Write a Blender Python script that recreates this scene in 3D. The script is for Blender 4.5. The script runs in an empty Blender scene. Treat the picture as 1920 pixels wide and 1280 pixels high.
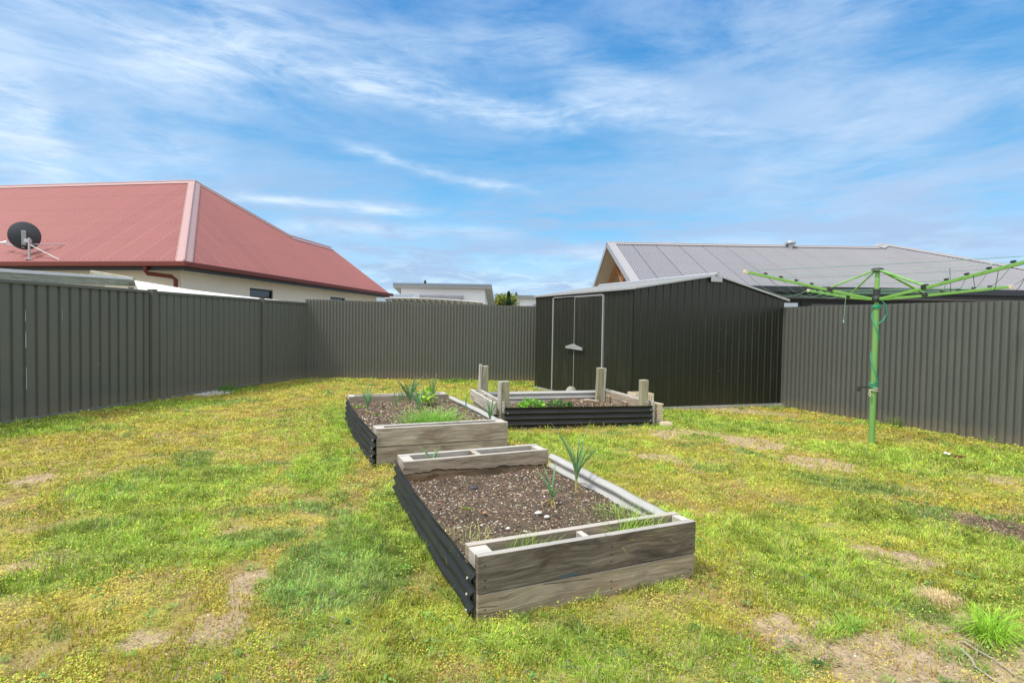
import bpy, bmesh, math, random
import numpy as np
from mathutils import Vector, Matrix
R_ = math.radians
random.seed(7); rng = np.random.default_rng(11)
SC = bpy.context.scene; COL = SC.collection

# ------------------------------------------------------------------ camera
CAM_H = 1.37; FPX = 1050.0                      # focal length in pixels of the 1920 wide frame
CAMR = np.array([[0.9127, -0.4082, 0.0166], [-0.0033, 0.0333, 0.99944], [0.4086, 0.9123, -0.0288]])
cd = bpy.data.cameras.new('camera'); cam = bpy.data.objects.new('camera', cd); COL.objects.link(cam)
cd.sensor_width = 36.0; cd.lens = 36.0 * FPX / 1920.0; cd.clip_start = 0.05; cd.clip_end = 2000
rt, up, fw = [Vector(r).normalized() for r in CAMR]
rt = fw.cross(up).normalized(); up = rt.cross(fw).normalized()
M = Matrix((rt, up, -fw)).transposed().to_4x4(); M.translation = Vector((0, 0, CAM_H)); cam.matrix_world = M
SC.camera = cam
def at(px, py, d):                               # point at forward distance d seen at photo pixel
    q = CAMR.T @ np.array([(px - 960) / FPX, (640 - py) / FPX, 1.0]) * d
    return Vector((q[0], q[1], q[2] + CAM_H))

# ------------------------------------------------------------------ sun and sky
SUN_AZ, SUN_EL = R_(-95), R_(58)                 # azimuth from +Y towards +X
sd = bpy.data.lights.new('sun', 'SUN'); sun = bpy.data.objects.new('sun', sd); COL.objects.link(sun)
sd.energy = 2.7; sd.angle = R_(12); sd.color = (1.0, 0.95, 0.87)
sv = Vector((math.sin(SUN_AZ) * math.cos(SUN_EL), math.cos(SUN_AZ) * math.cos(SUN_EL), math.sin(SUN_EL)))
sun.rotation_euler = sv.to_track_quat('Z', 'Y').to_euler()
SC.view_settings.view_transform = 'Standard'; SC.view_settings.look = 'None'
SC.view_settings.gamma = 1.0; SC.view_settings.use_curve_mapping = False
SC.view_settings.exposure = 0.5

class NT:
    def __init__(s, tree): s.t = tree; tree.nodes.clear()
    def n(s, kind, ins=None, **kw):
        nd = s.t.nodes.new(kind)
        for k, v in kw.items(): setattr(nd, k, v)
        for k, v in (ins or {}).items():
            if isinstance(v, bpy.types.NodeSocket): s.t.links.new(v, nd.inputs[k])
            elif v is not None: nd.inputs[k].default_value = v
        return nd
    def m(s, op, a, b=0.0, c=None, clamp=False):
        nd = s.t.nodes.new('ShaderNodeMath'); nd.operation = op; nd.use_clamp = clamp
        for i, v in enumerate((a, b, c)):
            if v is None: continue
            if isinstance(v, bpy.types.NodeSocket): s.t.links.new(v, nd.inputs[i])
            else: nd.inputs[i].default_value = v
        return nd.outputs[0]
    def noise(s, vec, scale, detail=4, rough=0.55, dist=0.0):
        return s.n('ShaderNodeTexNoise', {'Vector': vec, 'Scale': scale, 'Detail': detail, 'Roughness': rough, 'Distortion': dist})
    def mapping(s, vec, scale=(1, 1, 1), loc=(0, 0, 0), rot=(0, 0, 0)):
        return s.n('ShaderNodeMapping', {'Vector': vec, 'Scale': scale, 'Location': loc, 'Rotation': rot}).outputs[0]
    def ramp(s, fac, stops, interp='LINEAR'):
        nd = s.t.nodes.new('ShaderNodeValToRGB'); s.t.links.new(fac, nd.inputs[0]); cr = nd.color_ramp; cr.interpolation = interp
        while len(cr.elements) < len(stops): cr.elements.new(0.5)
        for e, (p, c) in zip(cr.elements, stops):
            e.position = p; e.color = (*c, 1) if len(c) == 3 else c
        return nd.outputs[0]
    def mix(s, fac, a, b, mode='MIX'):
        nd = s.t.nodes.new('ShaderNodeMix'); nd.data_type = 'RGBA'; nd.blend_type = mode
        for i, v in ((0, fac), (6, a), (7, b)):
            if isinstance(v, bpy.types.NodeSocket): s.t.links.new(v, nd.inputs[i])
            else: nd.inputs[i].default_value = v if i == 0 else (*v, 1)[:4]
        return nd.outputs[2]
    def smooth(s, v, a, b):
        nd = s.t.nodes.new('ShaderNodeMapRange'); nd.interpolation_type = 'SMOOTHSTEP'
        s.t.links.new(v, nd.inputs[0]); nd.inputs[1].default_value = a; nd.inputs[2].default_value = b
        return nd.outputs[0]

W = bpy.data.worlds.new('World'); SC.world = W; W.use_nodes = True
t = NT(W.node_tree)
SKY_ST = 0.1
sky = t.n('ShaderNodeTexSky', sky_type='NISHITA', sun_disc=False, sun_elevation=SUN_EL, sun_rotation=SUN_AZ,
          air_density=1.0, dust_density=0.4, ozone_density=3.0)
dirv = t.n('ShaderNodeNewGeometry').outputs['Incoming']
dv = t.n('ShaderNodeVectorMath', {0: dirv, 1: (-1, -1, -1)}, operation='MULTIPLY').outputs[0]
sx = t.n('ShaderNodeSeparateXYZ', {0: dv}); X, Y, Z = sx.outputs
el = t.m('ARCSINE', Z); az = t.m('ARCTAN2', X, Y)
zz = t.m('ADD', t.m('MAXIMUM', Z, 0.0), 0.13)
P = t.n('ShaderNodeCombineXYZ', {0: t.m('DIVIDE', X, zz), 1: t.m('DIVIDE', Y, zz), 2: 0.0}).outputs[0]
AE = t.n('ShaderNodeCombineXYZ', {0: az, 1: el, 2: 0.0}).outputs[0]
wn = t.noise(t.mapping(AE, (3, 9, 1)), 1.3, 5, 0.6)
wob = t.m('MULTIPLY', t.m('SUBTRACT', wn.outputs[0], 0.5), 0.10)
# thin cirrus wisps: streaks along gently falling bands (azimuth, elevation) in radians
wisp = t.noise(t.mapping(AE, (2.0, 9, 1), rot=(0, 0, R_(14))), 2.2, 10, 0.62, 1.1).outputs[0]
wispf = t.noise(t.mapping(AE, (4, 17, 1), rot=(0, 0, R_(20))), 3.0, 8, 0.66, 0.8).outputs[0]
def azel(px, py):
    q = CAMR.T @ np.array([(px - 960) / FPX, (640 - py) / FPX, 1.0]); q /= np.linalg.norm(q)
    return math.atan2(q[0], q[1]), math.asin(q[2])
def streak(p0, p1, w, amp, curve=0.0, rag=1.0):
    a0, e0 = azel(*p0); a1, e1 = azel(*p1); L = math.hypot(a1 - a0, e1 - e0); c, s_ = (a1 - a0) / L, (e1 - e0) / L
    da = t.m('SUBTRACT', az, a0); de = t.m('SUBTRACT', el, e0)
    tt = t.m('ADD', t.m('MULTIPLY', da, c), t.m('MULTIPLY', de, s_))
    dd = t.m('SUBTRACT', t.m('MULTIPLY', de, c), t.m('MULTIPLY', da, s_))
    u = t.m('DIVIDE', tt, L)
    dd = t.m('SUBTRACT', dd, t.m('MULTIPLY', t.m('MULTIPLY', u, t.m('SUBTRACT', 1.0, u)), curve))
    dd = t.m('ADD', dd, t.m('MULTIPLY', wob, rag))
    g = t.m('EXPONENT', t.m('MULTIPLY', t.m('POWER', t.m('ABSOLUTE', t.m('DIVIDE', dd, w)), 2.0), -1.0))
    ends = t.m('MULTIPLY', t.smooth(u, -0.12, 0.15), t.smooth(u, 1.15, 0.8))
    tex = t.m('ADD', t.m('MULTIPLY', wisp, 1.15), t.m('MULTIPLY', wispf, 0.65))
    return t.m('MULTIPLY', t.m('MULTIPLY', t.m('MULTIPLY', g, ends), t.smooth(tex, 0.50, 1.35)), amp)
st = [streak((-420, 0), (520, 80), 0.08, 0.55, 0.0, 2.2), streak((250, 95), (720, 160), 0.035, 0.55, 0.0, 1.4), streak((620, 150), (1180, 235), 0.022, 0.75, 0.03, 1.5),
      streak((400, 50), (1000, 90), 0.05, 0.45), streak((640, 275), (1000, 355), 0.010, 0.75, -0.01, 0.8),
      streak((420, 368), (800, 398), 0.008, 1.15, 0.0, 0.3), streak((520, 425), (960, 436), 0.012, 0.8, 0.0, 0.4),
      streak((980, 60), (1360, 215), 0.03, 0.55), streak((1380, 330), (1800, 230), 0.07, 0.32, 0.02), streak((1500, 130), (1990, 10), 0.09, 0.16),
      streak((-80, 245), (110, 225), 0.07, 1.0), streak((40, 330), (420, 300), 0.07, 0.5), streak((1050, 470), (1500, 455), 0.012, 0.7, 0, .5), streak((1050,170),(1400,255),0.022,0.7)]
acc = st[0]
for s_ in st[1:]: acc = t.m('ADD', acc, s_)
veil = t.smooth(t.noise(t.mapping(AE, (1.6, 5.5, 1), rot=(0, 0, R_(8))), 1.5, 8, 0.62, 0.4).outputs[0], 0.33, 0.66)
low = t.smooth(t.noise(t.mapping(AE, (2.4, 15, 1)), 2.3, 8, 0.6, 0.3).outputs[0], 0.38, 0.62)
lowm = t.m('MULTIPLY', t.smooth(el, 0.36, 0.10), low)
side = t.smooth(az, 0.45, 1.05)
vm = t.m('MULTIPLY', veil, t.m('ADD', t.m('ADD', 0.42, t.m('MULTIPLY', side, 0.38)), t.m('MULTIPLY', t.smooth(az, 0.25, -0.35), 0.30)))
# blue air itself, tuned from the physical sky
base = t.mix(1.0, sky.outputs[0], (0.80, 1.04, 1.24), 'MULTIPLY')
hsv = t.n('ShaderNodeHueSaturation', {'Saturation': 1.12, 'Value': 1.0, 'Color': base}).outputs[0]
air = t.ramp(t.m('DIVIDE', el, 1.0), [(0.0, (4.8, 6.3, 7.2)), (0.08, (3.7, 5.7, 7.3)), (0.17, (1.8, 4.5, 7.0)), (0.30, (0.85, 3.2, 6.0)), (0.5, (0.36, 2.15, 5.2)), (1.0, (0.3, 1.2, 3.4))])
air = t.mix(t.m('MULTIPLY', t.smooth(az, 0.2, -0.5), 0.25), air, (2.6, 4.4, 6.8))
c1 = t.mix(0.82, hsv, air)
c1 = t.mix(vm, c1, (3.7, 4.95, 6.75))                     # thin lavender veil
c1 = t.mix(t.m('MULTIPLY', lowm, 0.82), c1, (3.0, 4.1, 5.9))  # low blue grey bars
c1 = t.mix(t.m('MULTIPLY', t.m('MULTIPLY', t.smooth(el, 0.16, 0.03), t.smooth(wispf, 0.48, 0.62)), 0.55), c1, (6.0, 7.4, 8.3))
c1 = t.mix(t.m('MINIMUM', acc, 0.72), c1, (6.0, 7.0, 8.1))  # white wisps
# unseen bright overcast, added behind and above the viewer to raise ambient light
back = t.smooth(t.n('ShaderNodeVectorMath', {0: dv, 1: (0.408, 0.912, 0.0)}, operation='DOT_PRODUCT').outputs['Value'], 0.25, -0.35)
upz = t.m('MAXIMUM', back, t.smooth(Z, 0.55, 0.85))
ov = t.m('MULTIPLY', upz, t.smooth(t.noise(P, 1.4, 6, 0.6).outputs[0], 0.2, 0.55))
c1 = t.mix(ov, c1, (8.6, 8.9, 9.3))
t.n('ShaderNodeOutputWorld', {0: t.n('ShaderNodeBackground', {'Color': c1, 'Strength': SKY_ST}).outputs[0]})

# ------------------------------------------------------------------ materials
def new_mat(name):
    m = bpy.data.materials.new(name); m.use_nodes = True; return m, NT(m.node_tree)
def out(t, bsdf): t.n('ShaderNodeOutputMaterial', {0: bsdf})
def paint(name, col, rough=0.5, var=0.12, nscale=2.5, metallic=0.0, dirt=None, dirt_amt=0.3, spec=0.5, bump=0.0, stretch=(1, 1, 1), fine=0.05, splash=0.0):
    m, t = new_mat(name)
    pos = t.n('ShaderNodeTexCoord').outputs['Object']
    n1 = t.noise(t.mapping(pos, stretch), nscale, 6, 0.6).outputs[0]
    n2 = t.noise(pos, 55, 3, 0.6).outputs[0]
    k = t.m('ADD', t.m('MULTIPLY', t.m('SUBTRACT', n1, 0.5), 2 * var), t.m('MULTIPLY', t.m('SUBTRACT', n2, 0.5), 2 * fine))
    k = t.m('ADD', k, 1.0)
    c = t.n('ShaderNodeVectorMath', {0: (*col,), 'Scale': k}, operation='SCALE').outputs[0]
    if dirt:
        f = t.m('MULTIPLY', t.smooth(t.noise(t.mapping(pos, stretch), nscale * 3, 7, 0.7).outputs[0], 0.5, 0.72), dirt_amt)
        c = t.mix(f, c, dirt)
    if splash:                                       # dried mud splashed up from the ground
        zc = t.m('ADD', t.n('ShaderNodeSeparateXYZ', {0: pos}).outputs[2], t.m('MULTIPLY', t.noise(pos, 7, 5, 0.7).outputs[0], -0.30))
        c = t.mix(t.m('MULTIPLY', t.smooth(zc, 0.10, -0.14), splash), c, (0.20, 0.17, 0.12))
    ins = {'Base Color': c, 'Roughness': rough, 'Metallic': metallic, 'Specular IOR Level': spec}
    if bump: ins['Normal'] = t.n('ShaderNodeBump', {'Height': t.noise(pos, nscale * 12, 5, .6).outputs[0], 'Strength': bump, 'Distance': 0.01}).outputs[0]
    out(t, t.n('ShaderNodeBsdfPrincipled', ins).outputs[0]); return m
def wood(name, dark, mid, light, stain=(0.05, 0.042, 0.035), stain_amt=0.5, seed=0.0, warm=(0.30, 0.18, 0.09), warm_amt=0.2):
    m, t = new_mat(name)
    uv = t.n('ShaderNodeUVMap', uv_map='UVMap').outputs[0]
    w = t.noise(t.mapping(uv, (2.2, 6, 1), (seed, seed * 2, 0)), 1.0, 3, 0.5).outputs[0]
    uw = t.n('ShaderNodeCombineXYZ', {0: 0.0, 1: t.m('MULTIPLY', t.m('SUBTRACT', w, 0.5), 0.09), 2: 0.0}).outputs[0]
    uv2 = t.n('ShaderNodeVectorMath', {0: uv, 1: uw}, operation='ADD').outputs[0]
    g1 = t.noise(t.mapping(uv2, (1.6, 28, 1), (seed, 0, 0)), 1.4, 6, 0.6, 0.3).outputs[0]
    g2 = t.noise(t.mapping(uv2, (7, 260, 1)), 1.0, 4, 0.6).outputs[0]
    pat = t.noise(t.mapping(uv, (2.6, 7, 1), (seed * 3, 1, 0)), 1.1, 7, 0.62, 0.5).outputs[0]
    c = t.ramp(t.m('ADD', t.m('MULTIPLY', g1, 0.6), t.m('MULTIPLY', g2, 0.4)), [(0.36, dark), (0.5, mid), (0.62, light)])
    c = t.mix(t.m('MULTIPLY', t.smooth(pat, 0.48, 0.66), stain_amt), c, stain)
    c = t.mix(t.m('MULTIPLY', t.smooth(t.noise(t.mapping(uv, (3, 9, 1), (9 + seed, 4, 0)), 1.2, 5, .6).outputs[0], 0.52, 0.7), warm_amt), c, warm)
    # knots
    vo = t.n('ShaderNodeTexVoronoi', {'Vector': t.mapping(uv, (1.7, 4.4, 1), (seed * 1.7, seed, 0)), 'Scale': 1.0, 'Randomness': 1.0})
    kd = vo.outputs['Distance']
    ring = t.m('SINE', t.m('MULTIPLY', kd, 170.0))
    kk = t.smooth(kd, 0.13, 0.07)
    c = t.mix(t.m('MULTIPLY', kk, t.m('ADD', 0.45, t.m('MULTIPLY', ring, 0.3))), c, (0.055, 0.037, 0.026))
    # cracks along the grain
    cr = t.smooth(t.noise(t.mapping(uv2, (1.3, 60, 1), (5 + seed, 0, 0)), 1.5, 2, 0.5).outputs[0], 0.665, 0.70)
    c = t.mix(t.m('MULTIPLY', cr, 0.7), c, (0.03, 0.025, 0.02))
    hgt = t.m('SUBTRACT', t.m('ADD', t.m('MULTIPLY', g2, 0.5), t.m('MULTIPLY', g1, 0.4)), cr)
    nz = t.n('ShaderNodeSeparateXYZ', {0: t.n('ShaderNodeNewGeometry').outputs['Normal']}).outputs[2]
    c = t.mix(t.m('MULTIPLY', t.smooth(nz, 0.6, 0.95), 0.55), c, (0.62, 0.60, 0.56))   # bleached upward faces; brightness from above is painted in too
    b = t.n('ShaderNodeBump', {'Height': hgt, 'Strength': 1.0, 'Distance': 0.005}).outputs[0]
    out(t, t.n('ShaderNodeBsdfPrincipled', {'Base Color': c, 'Roughness': 0.86, 'Specular IOR Level': 0.25, 'Normal': b}).outputs[0]); return m
def vcol(name, attr='Col', rough=0.75, trans=0.0, spec=0.25, bump=0, noise_amt=0.0, nscale=60):
    m, t = new_mat(name)
    c = t.n('ShaderNodeAttribute', attribute_name=attr).outputs['Color']
    pos = t.n('ShaderNodeTexCoord').outputs['Object']
    if noise_amt:
        n = t.noise(pos, nscale, 6, 0.7).outputs[0]
        c = t.n('ShaderNodeVectorMath', {0: c, 'Scale': t.m('ADD', 1.0, t.m('MULTIPLY', t.m('SUBTRACT', n, 0.5), noise_amt))}, operation='SCALE').outputs[0]
    ins = {'Base Color': c, 'Roughness': rough, 'Specular IOR Level': spec}
    if bump: ins['Normal'] = t.n('ShaderNodeBump', {'Height': t.noise(pos, nscale, 6, .75).outputs[0], 'Strength': bump, 'Distance': 0.012}).outputs[0]
    b = t.n('ShaderNodeBsdfPrincipled', ins).outputs[0]
    if trans:
        tr = t.n('ShaderNodeBsdfTranslucent', {'Color': c}).outputs[0]
        b = t.n('ShaderNodeMixShader', {0: trans, 1: b, 2: tr}).outputs[0]
    out(t, b); return m
def twoside(name, front, back, rough_f=0.5, rough_b=0.35, metal_b=0.6, algae=True):
    m, t = new_mat(name)
    pos = t.n('ShaderNodeTexCoord').outputs['Object']
    f = t.mix(t.m('MULTIPLY', t.smooth(t.noise(t.mapping(pos, (1, 1, 5)), 3, 6, 0.7).outputs[0], 0.47, 0.68), 0.55 if algae else 0.1), front, (0.030, 0.042, 0.010))
    sp = t.smooth(t.noise(pos, 140, 2, 0.5).outputs[0], 0.70, 0.76)
    f = t.mix(t.m('MULTIPLY', sp, 0.45), f, (0.25, 0.27, 0.18))
    b = t.n('ShaderNodeVectorMath', {0: back, 'Scale': t.m('ADD', 0.8, t.m('MULTIPLY', t.noise(pos, 6, 5, 0.6).outputs[0], 0.4))}, operation='SCALE').outputs[0]
    bf = t.n('ShaderNodeBsdfPrincipled', {'Base Color': f, 'Roughness': rough_f, 'Specular IOR Level': 0.5}).outputs[0]
    bb = t.n('ShaderNodeBsdfPrincipled', {'Base Color': b, 'Roughness': rough_b, 'Metallic': metal_b}).outputs[0]
    return m, t, bf, bb
def roofmat(name, col, lap, lapw=0.015, pitch=0.762, var=0.12, rough=0.5, lap_amt=0.6):
    m, t = new_mat(name)
    uv = t.n('ShaderNodeUVMap', uv_map='UVMap').outputs[0]; s = t.n('ShaderNodeSeparateXYZ', {0: uv})
    fr = t.m('FRACT', t.m('DIVIDE', s.outputs[0], pitch))
    lm = t.m('MULTIPLY', t.m('LESS_THAN', fr, lapw / pitch), lap_amt)
    n1 = t.noise(t.mapping(uv, (3.0, 0.5, 1)), 1.0, 5, 0.6).outputs[0]; n2 = t.noise(uv, 1.1, 4, 0.6).outputs[0]
    sheet = t.n('ShaderNodeTexWhiteNoise', {'W': t.m('FLOOR', t.m('DIVIDE', s.outputs[0], pitch))}, noise_dimensions='1D').outputs[0]
    k = t.m('ADD', t.m('ADD', 1.06 - var, t.m('MULTIPLY', n1, var)), t.m('ADD', t.m('MULTIPLY', n2, var), t.m('MULTIPLY', t.m('SUBTRACT', sheet, .5), var * .5)))
    c = t.n('ShaderNodeVectorMath', {0: col, 'Scale': k}, operation='SCALE').outputs[0]
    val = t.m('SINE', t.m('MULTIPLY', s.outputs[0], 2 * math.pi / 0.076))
    c = t.mix(t.m('MULTIPLY', t.smooth(val, 0.1, -0.8), 0.6), c, tuple(q * 0.35 for q in col))   # shade of the valleys painted into the colour
    c = t.mix(lm, c, lap)
    out(t, t.n('ShaderNodeBsdfPrincipled', {'Base Color': c, 'Roughness': rough}).outputs[0]); return m

MT = {}
MT['fence'] = paint('fence_steel', (0.118, 0.124, 0.108), 0.48, 0.10, 1.2, dirt=(0.17, 0.16, 0.13), dirt_amt=0.25, stretch=(1, 1, 0.35), splash=0.6)
MT['fence_rail'] = paint('fence_rail_steel', (0.16, 0.165, 0.155), 0.4, 0.1, 3)
MT['fence_right'] = paint('fence_steel_right', (0.104, 0.111, 0.099), 0.48, 0.1, 1.2, dirt=(0.19, 0.18, 0.15), dirt_amt=0.25, stretch=(1, 1, 0.35), splash=0.6)
MT['screw'] = paint('screw_heads', (0.07, 0.072, 0.06), 0.5, 0.05)
MT['scratch'] = paint('scratched_paint', (0.55, 0.56, 0.54), 0.6, 0.2, 20)
MT['shed'] = paint('shed_steel', (0.019, 0.022, 0.0135), 0.38, 0.10, 1.5, dirt=(0.07, 0.075, 0.06), dirt_amt=0.25, stretch=(1, 1, 0.3), spec=0.55)
MT['zinc'] = paint('zinc_trim', (0.46, 0.47, 0.48), 0.42, 0.12, 8, metallic=0.35, dirt=(0.2, 0.2, 0.19), dirt_amt=0.3)
MT['shed_roof'] = paint('shed_roof_steel', (0.27, 0.28, 0.285), 0.45, 0.12, 4, dirt=(0.15, 0.15, 0.14), dirt_amt=0.4)
MT['galv'] = paint('galvanised_steel', (0.45, 0.46, 0.48), 0.35, 0.15, 30, metallic=0.6)
MT['white'] = paint('white_render', (0.86, 0.87, 0.88), 0.8, 0.04, 1)
MT['whitesheet'] = paint('white_sheeting', (0.82, 0.81, 0.76), 0.45, 0.05, 2, dirt=(0.45, 0.42, 0.3), dirt_amt=0.25)
MT['cream'] = paint('cream_plaster', (0.80, 0.735, 0.62), 0.85, 0.05, 2.0, bump=0.1)
MT['soffit'] = paint('soffit_board', (0.55, 0.49, 0.40), 0.8, 0.05)
MT['dark'] = paint('dark_trim_and_shade', (0.035, 0.032, 0.030), 0.5, 0.1)
MT['gutter_red'] = paint('red_gutter', (0.15, 0.026, 0.015), 0.6, 0.08, 3)
MT['red_flash'] = paint('red_flashing', (0.46, 0.29, 0.265), 0.38, 0.10, 4, dirt=(0.40, 0.2, 0.17), dirt_amt=0.4)
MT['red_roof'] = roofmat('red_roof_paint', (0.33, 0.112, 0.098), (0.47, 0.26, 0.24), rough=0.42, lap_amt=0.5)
MT['red_screw'] = paint('red_screws', (0.16, 0.05, 0.045), 0.5)
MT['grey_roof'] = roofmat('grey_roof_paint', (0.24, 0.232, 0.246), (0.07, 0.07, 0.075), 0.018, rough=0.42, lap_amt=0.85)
MT['grey_screw'] = paint('grey_screws', (0.09, 0.09, 0.095), 0.5)
MT['grey_flash'] = paint('grey_flashing', (0.36, 0.345, 0.35), 0.4, 0.06, 3)
MT['grey_dark'] = paint('charcoal_gutter', (0.022, 0.027, 0.034), 0.4, 0.1)
MT['wall_dark'] = paint('charcoal_boards', (0.05, 0.055, 0.06), 0.6, 0.1)
MT['cedar'] = paint('cedar_boards', (0.20, 0.07, 0.03), 0.5, 0.2, 6)
MT['timber_orange'] = paint('orange_timber', (0.50, 0.21, 0.06), 0.6, 0.15, 8)
MT['glass'] = paint('dark_glass', (0.012, 0.013, 0.015), 0.08, 0.0, spec=0.8)
MT['glass_sky'] = paint('sky_glass', (0.45, 0.5, 0.52), 0.1, 0.1, metallic=0.7)
MT['fascia_blue'] = paint('blue_grey_fascia', (0.20, 0.235, 0.26), 0.5, 0.08)
MT['soffit_lt'] = paint('pale_soffit', (0.50, 0.50, 0.46), 0.8, 0.05)
MT['louvre'] = paint('grey_louvres', (0.33, 0.33, 0.38), 0.5, 0.05)
MT['dish'] = paint('dish_charcoal', (0.045, 0.052, 0.062), 0.42, 0.12, 4)
MT['lamp_green'] = paint('green_powder_coat', (0.20, 0.43, 0.085), 0.38, 0.07, 6, dirt=(0.3, 0.45, 0.22), dirt_amt=0.3)
MT['lamp_green2'] = paint('green_pole_coat', (0.17, 0.36, 0.10), 0.4, 0.07, 6)
MT['plastic_black'] = paint('black_plastic', (0.03, 0.034, 0.036), 0.5, 0.2, 10, dirt=(0.12, 0.13, 0.12), dirt_amt=0.3)
MT['plastic_cream'] = paint('cream_plastic', (0.70, 0.60, 0.44), 0.5, 0.08, 6)
MT['line'] = paint('green_line', (0.10, 0.30, 0.17), 0.5, 0.1)
MT['line_pale'] = paint('pale_green_line', (0.30, 0.50, 0.36), 0.5, 0.1)
MT['cord'] = paint('dark_cord', (0.02, 0.022, 0.025), 0.6)
MT['rope'] = paint('teal_rope', (0.02, 0.36, 0.24), 0.7, 0.25, 30, bump=0.5)
MT['rope_white'] = paint('white_rope', (0.55, 0.52, 0.42), 0.8, 0.2, 30)
MT['stone'] = paint('grey_stone', (0.34, 0.33, 0.27), 0.85, 0.25, 9, bump=0.6)
MT['concrete'] = paint('concrete', (0.36, 0.34, 0.29), 0.9, 0.15, 8, bump=0.4)
MT['screw_white'] = paint('white_screw_heads', (0.6, 0.6, 0.58), 0.5)
MT['nail'] = paint('nail_holes', (0.022, 0.018, 0.015), 0.8)
MT['twig'] = paint('bleached_twig', (0.38, 0.33, 0.27), 0.8, 0.2, 30)
MT['wood_dark'] = wood('weathered_dark_board', (0.075, 0.060, 0.047), (0.16, 0.133, 0.106), (0.27, 0.23, 0.185), stain_amt=0.8, seed=1.3, warm_amt=.15)
MT['wood_mid'] = wood('weathered_brown_board', (0.18, 0.145, 0.10), (0.335, 0.275, 0.20), (0.48, 0.41, 0.315), (0.14, 0.115, 0.09), 0.45, seed=3.1, warm_amt=0.4)
MT['wood_pale'] = wood('weathered_pale_board', (0.20, 0.165, 0.125), (0.375, 0.322, 0.255), (0.53, 0.475, 0.395), (0.11, 0.085, 0.065), 0.42, seed=6.4, warm_amt=0.3)
MT['wood_grey'] = wood('weathered_grey_board', (0.30, 0.275, 0.235), (0.47, 0.44, 0.385), (0.62, 0.59, 0.53), (0.16, 0.14, 0.12), 0.35, seed=8.8, warm_amt=0.1)
MT['wood_post'] = wood('treated_post', (0.20, 0.19, 0.12), (0.33, 0.31, 0.205), (0.46, 0.43, 0.31), (0.13, 0.12, 0.08), 0.3, seed=4.4, warm_amt=0.15)
MT['wood_rot'] = wood('rotten_board', (0.09, 0.06, 0.038), (0.27, 0.195, 0.12), (0.44, 0.34, 0.225), (0.03, 0.02, 0.012), 0.6, seed=2.2, warm=(0.36, 0.17, 0.07), warm_amt=0.4)
MT['wood_green'] = wood('mossy_beam', (0.24, 0.25, 0.18), (0.36, 0.37, 0.28), (0.46, 0.46, 0.37), (0.18, 0.22, 0.10), 0.4, seed=7.7, warm_amt=0.05)
mm, tt_, bf, bb = twoside('black_corrugated_outside', (0.014, 0.015, 0.015), (0.42, 0.43, 0.44)); out(tt_, bf); MT['cor_out'] = mm
mm, tt_, bf, bb = twoside('plain_black_corrugated_outside', (0.020, 0.020, 0.023), (0.42, 0.43, 0.44), algae=False); out(tt_, bf); MT['cor_out2'] = mm
mm, tt_, bf, bb = twoside('bare_corrugated_inside', (0.02, 0.02, 0.02), (0.46, 0.46, 0.44), rough_b=0.6, metal_b=0.1); out(tt_, bb); MT['cor_in'] = mm
MT['grass'] = vcol('grass_blades', rough=0.6, trans=0.25, spec=0.3)
MT['leafv'] = vcol('leafy_plants', rough=0.5, trans=0.25, spec=0.4)
MT['ground'] = vcol('ground_soil', rough=0.95, spec=0.1, bump=0.8, noise_amt=1.0, nscale=45)
MT['soil'] = vcol('garden_soil', rough=0.95, spec=0.15, bump=1.0, noise_amt=1.1, nscale=70)
MT['chips'] = vcol('mulch_chips', rough=0.85, spec=0.2)

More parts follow.
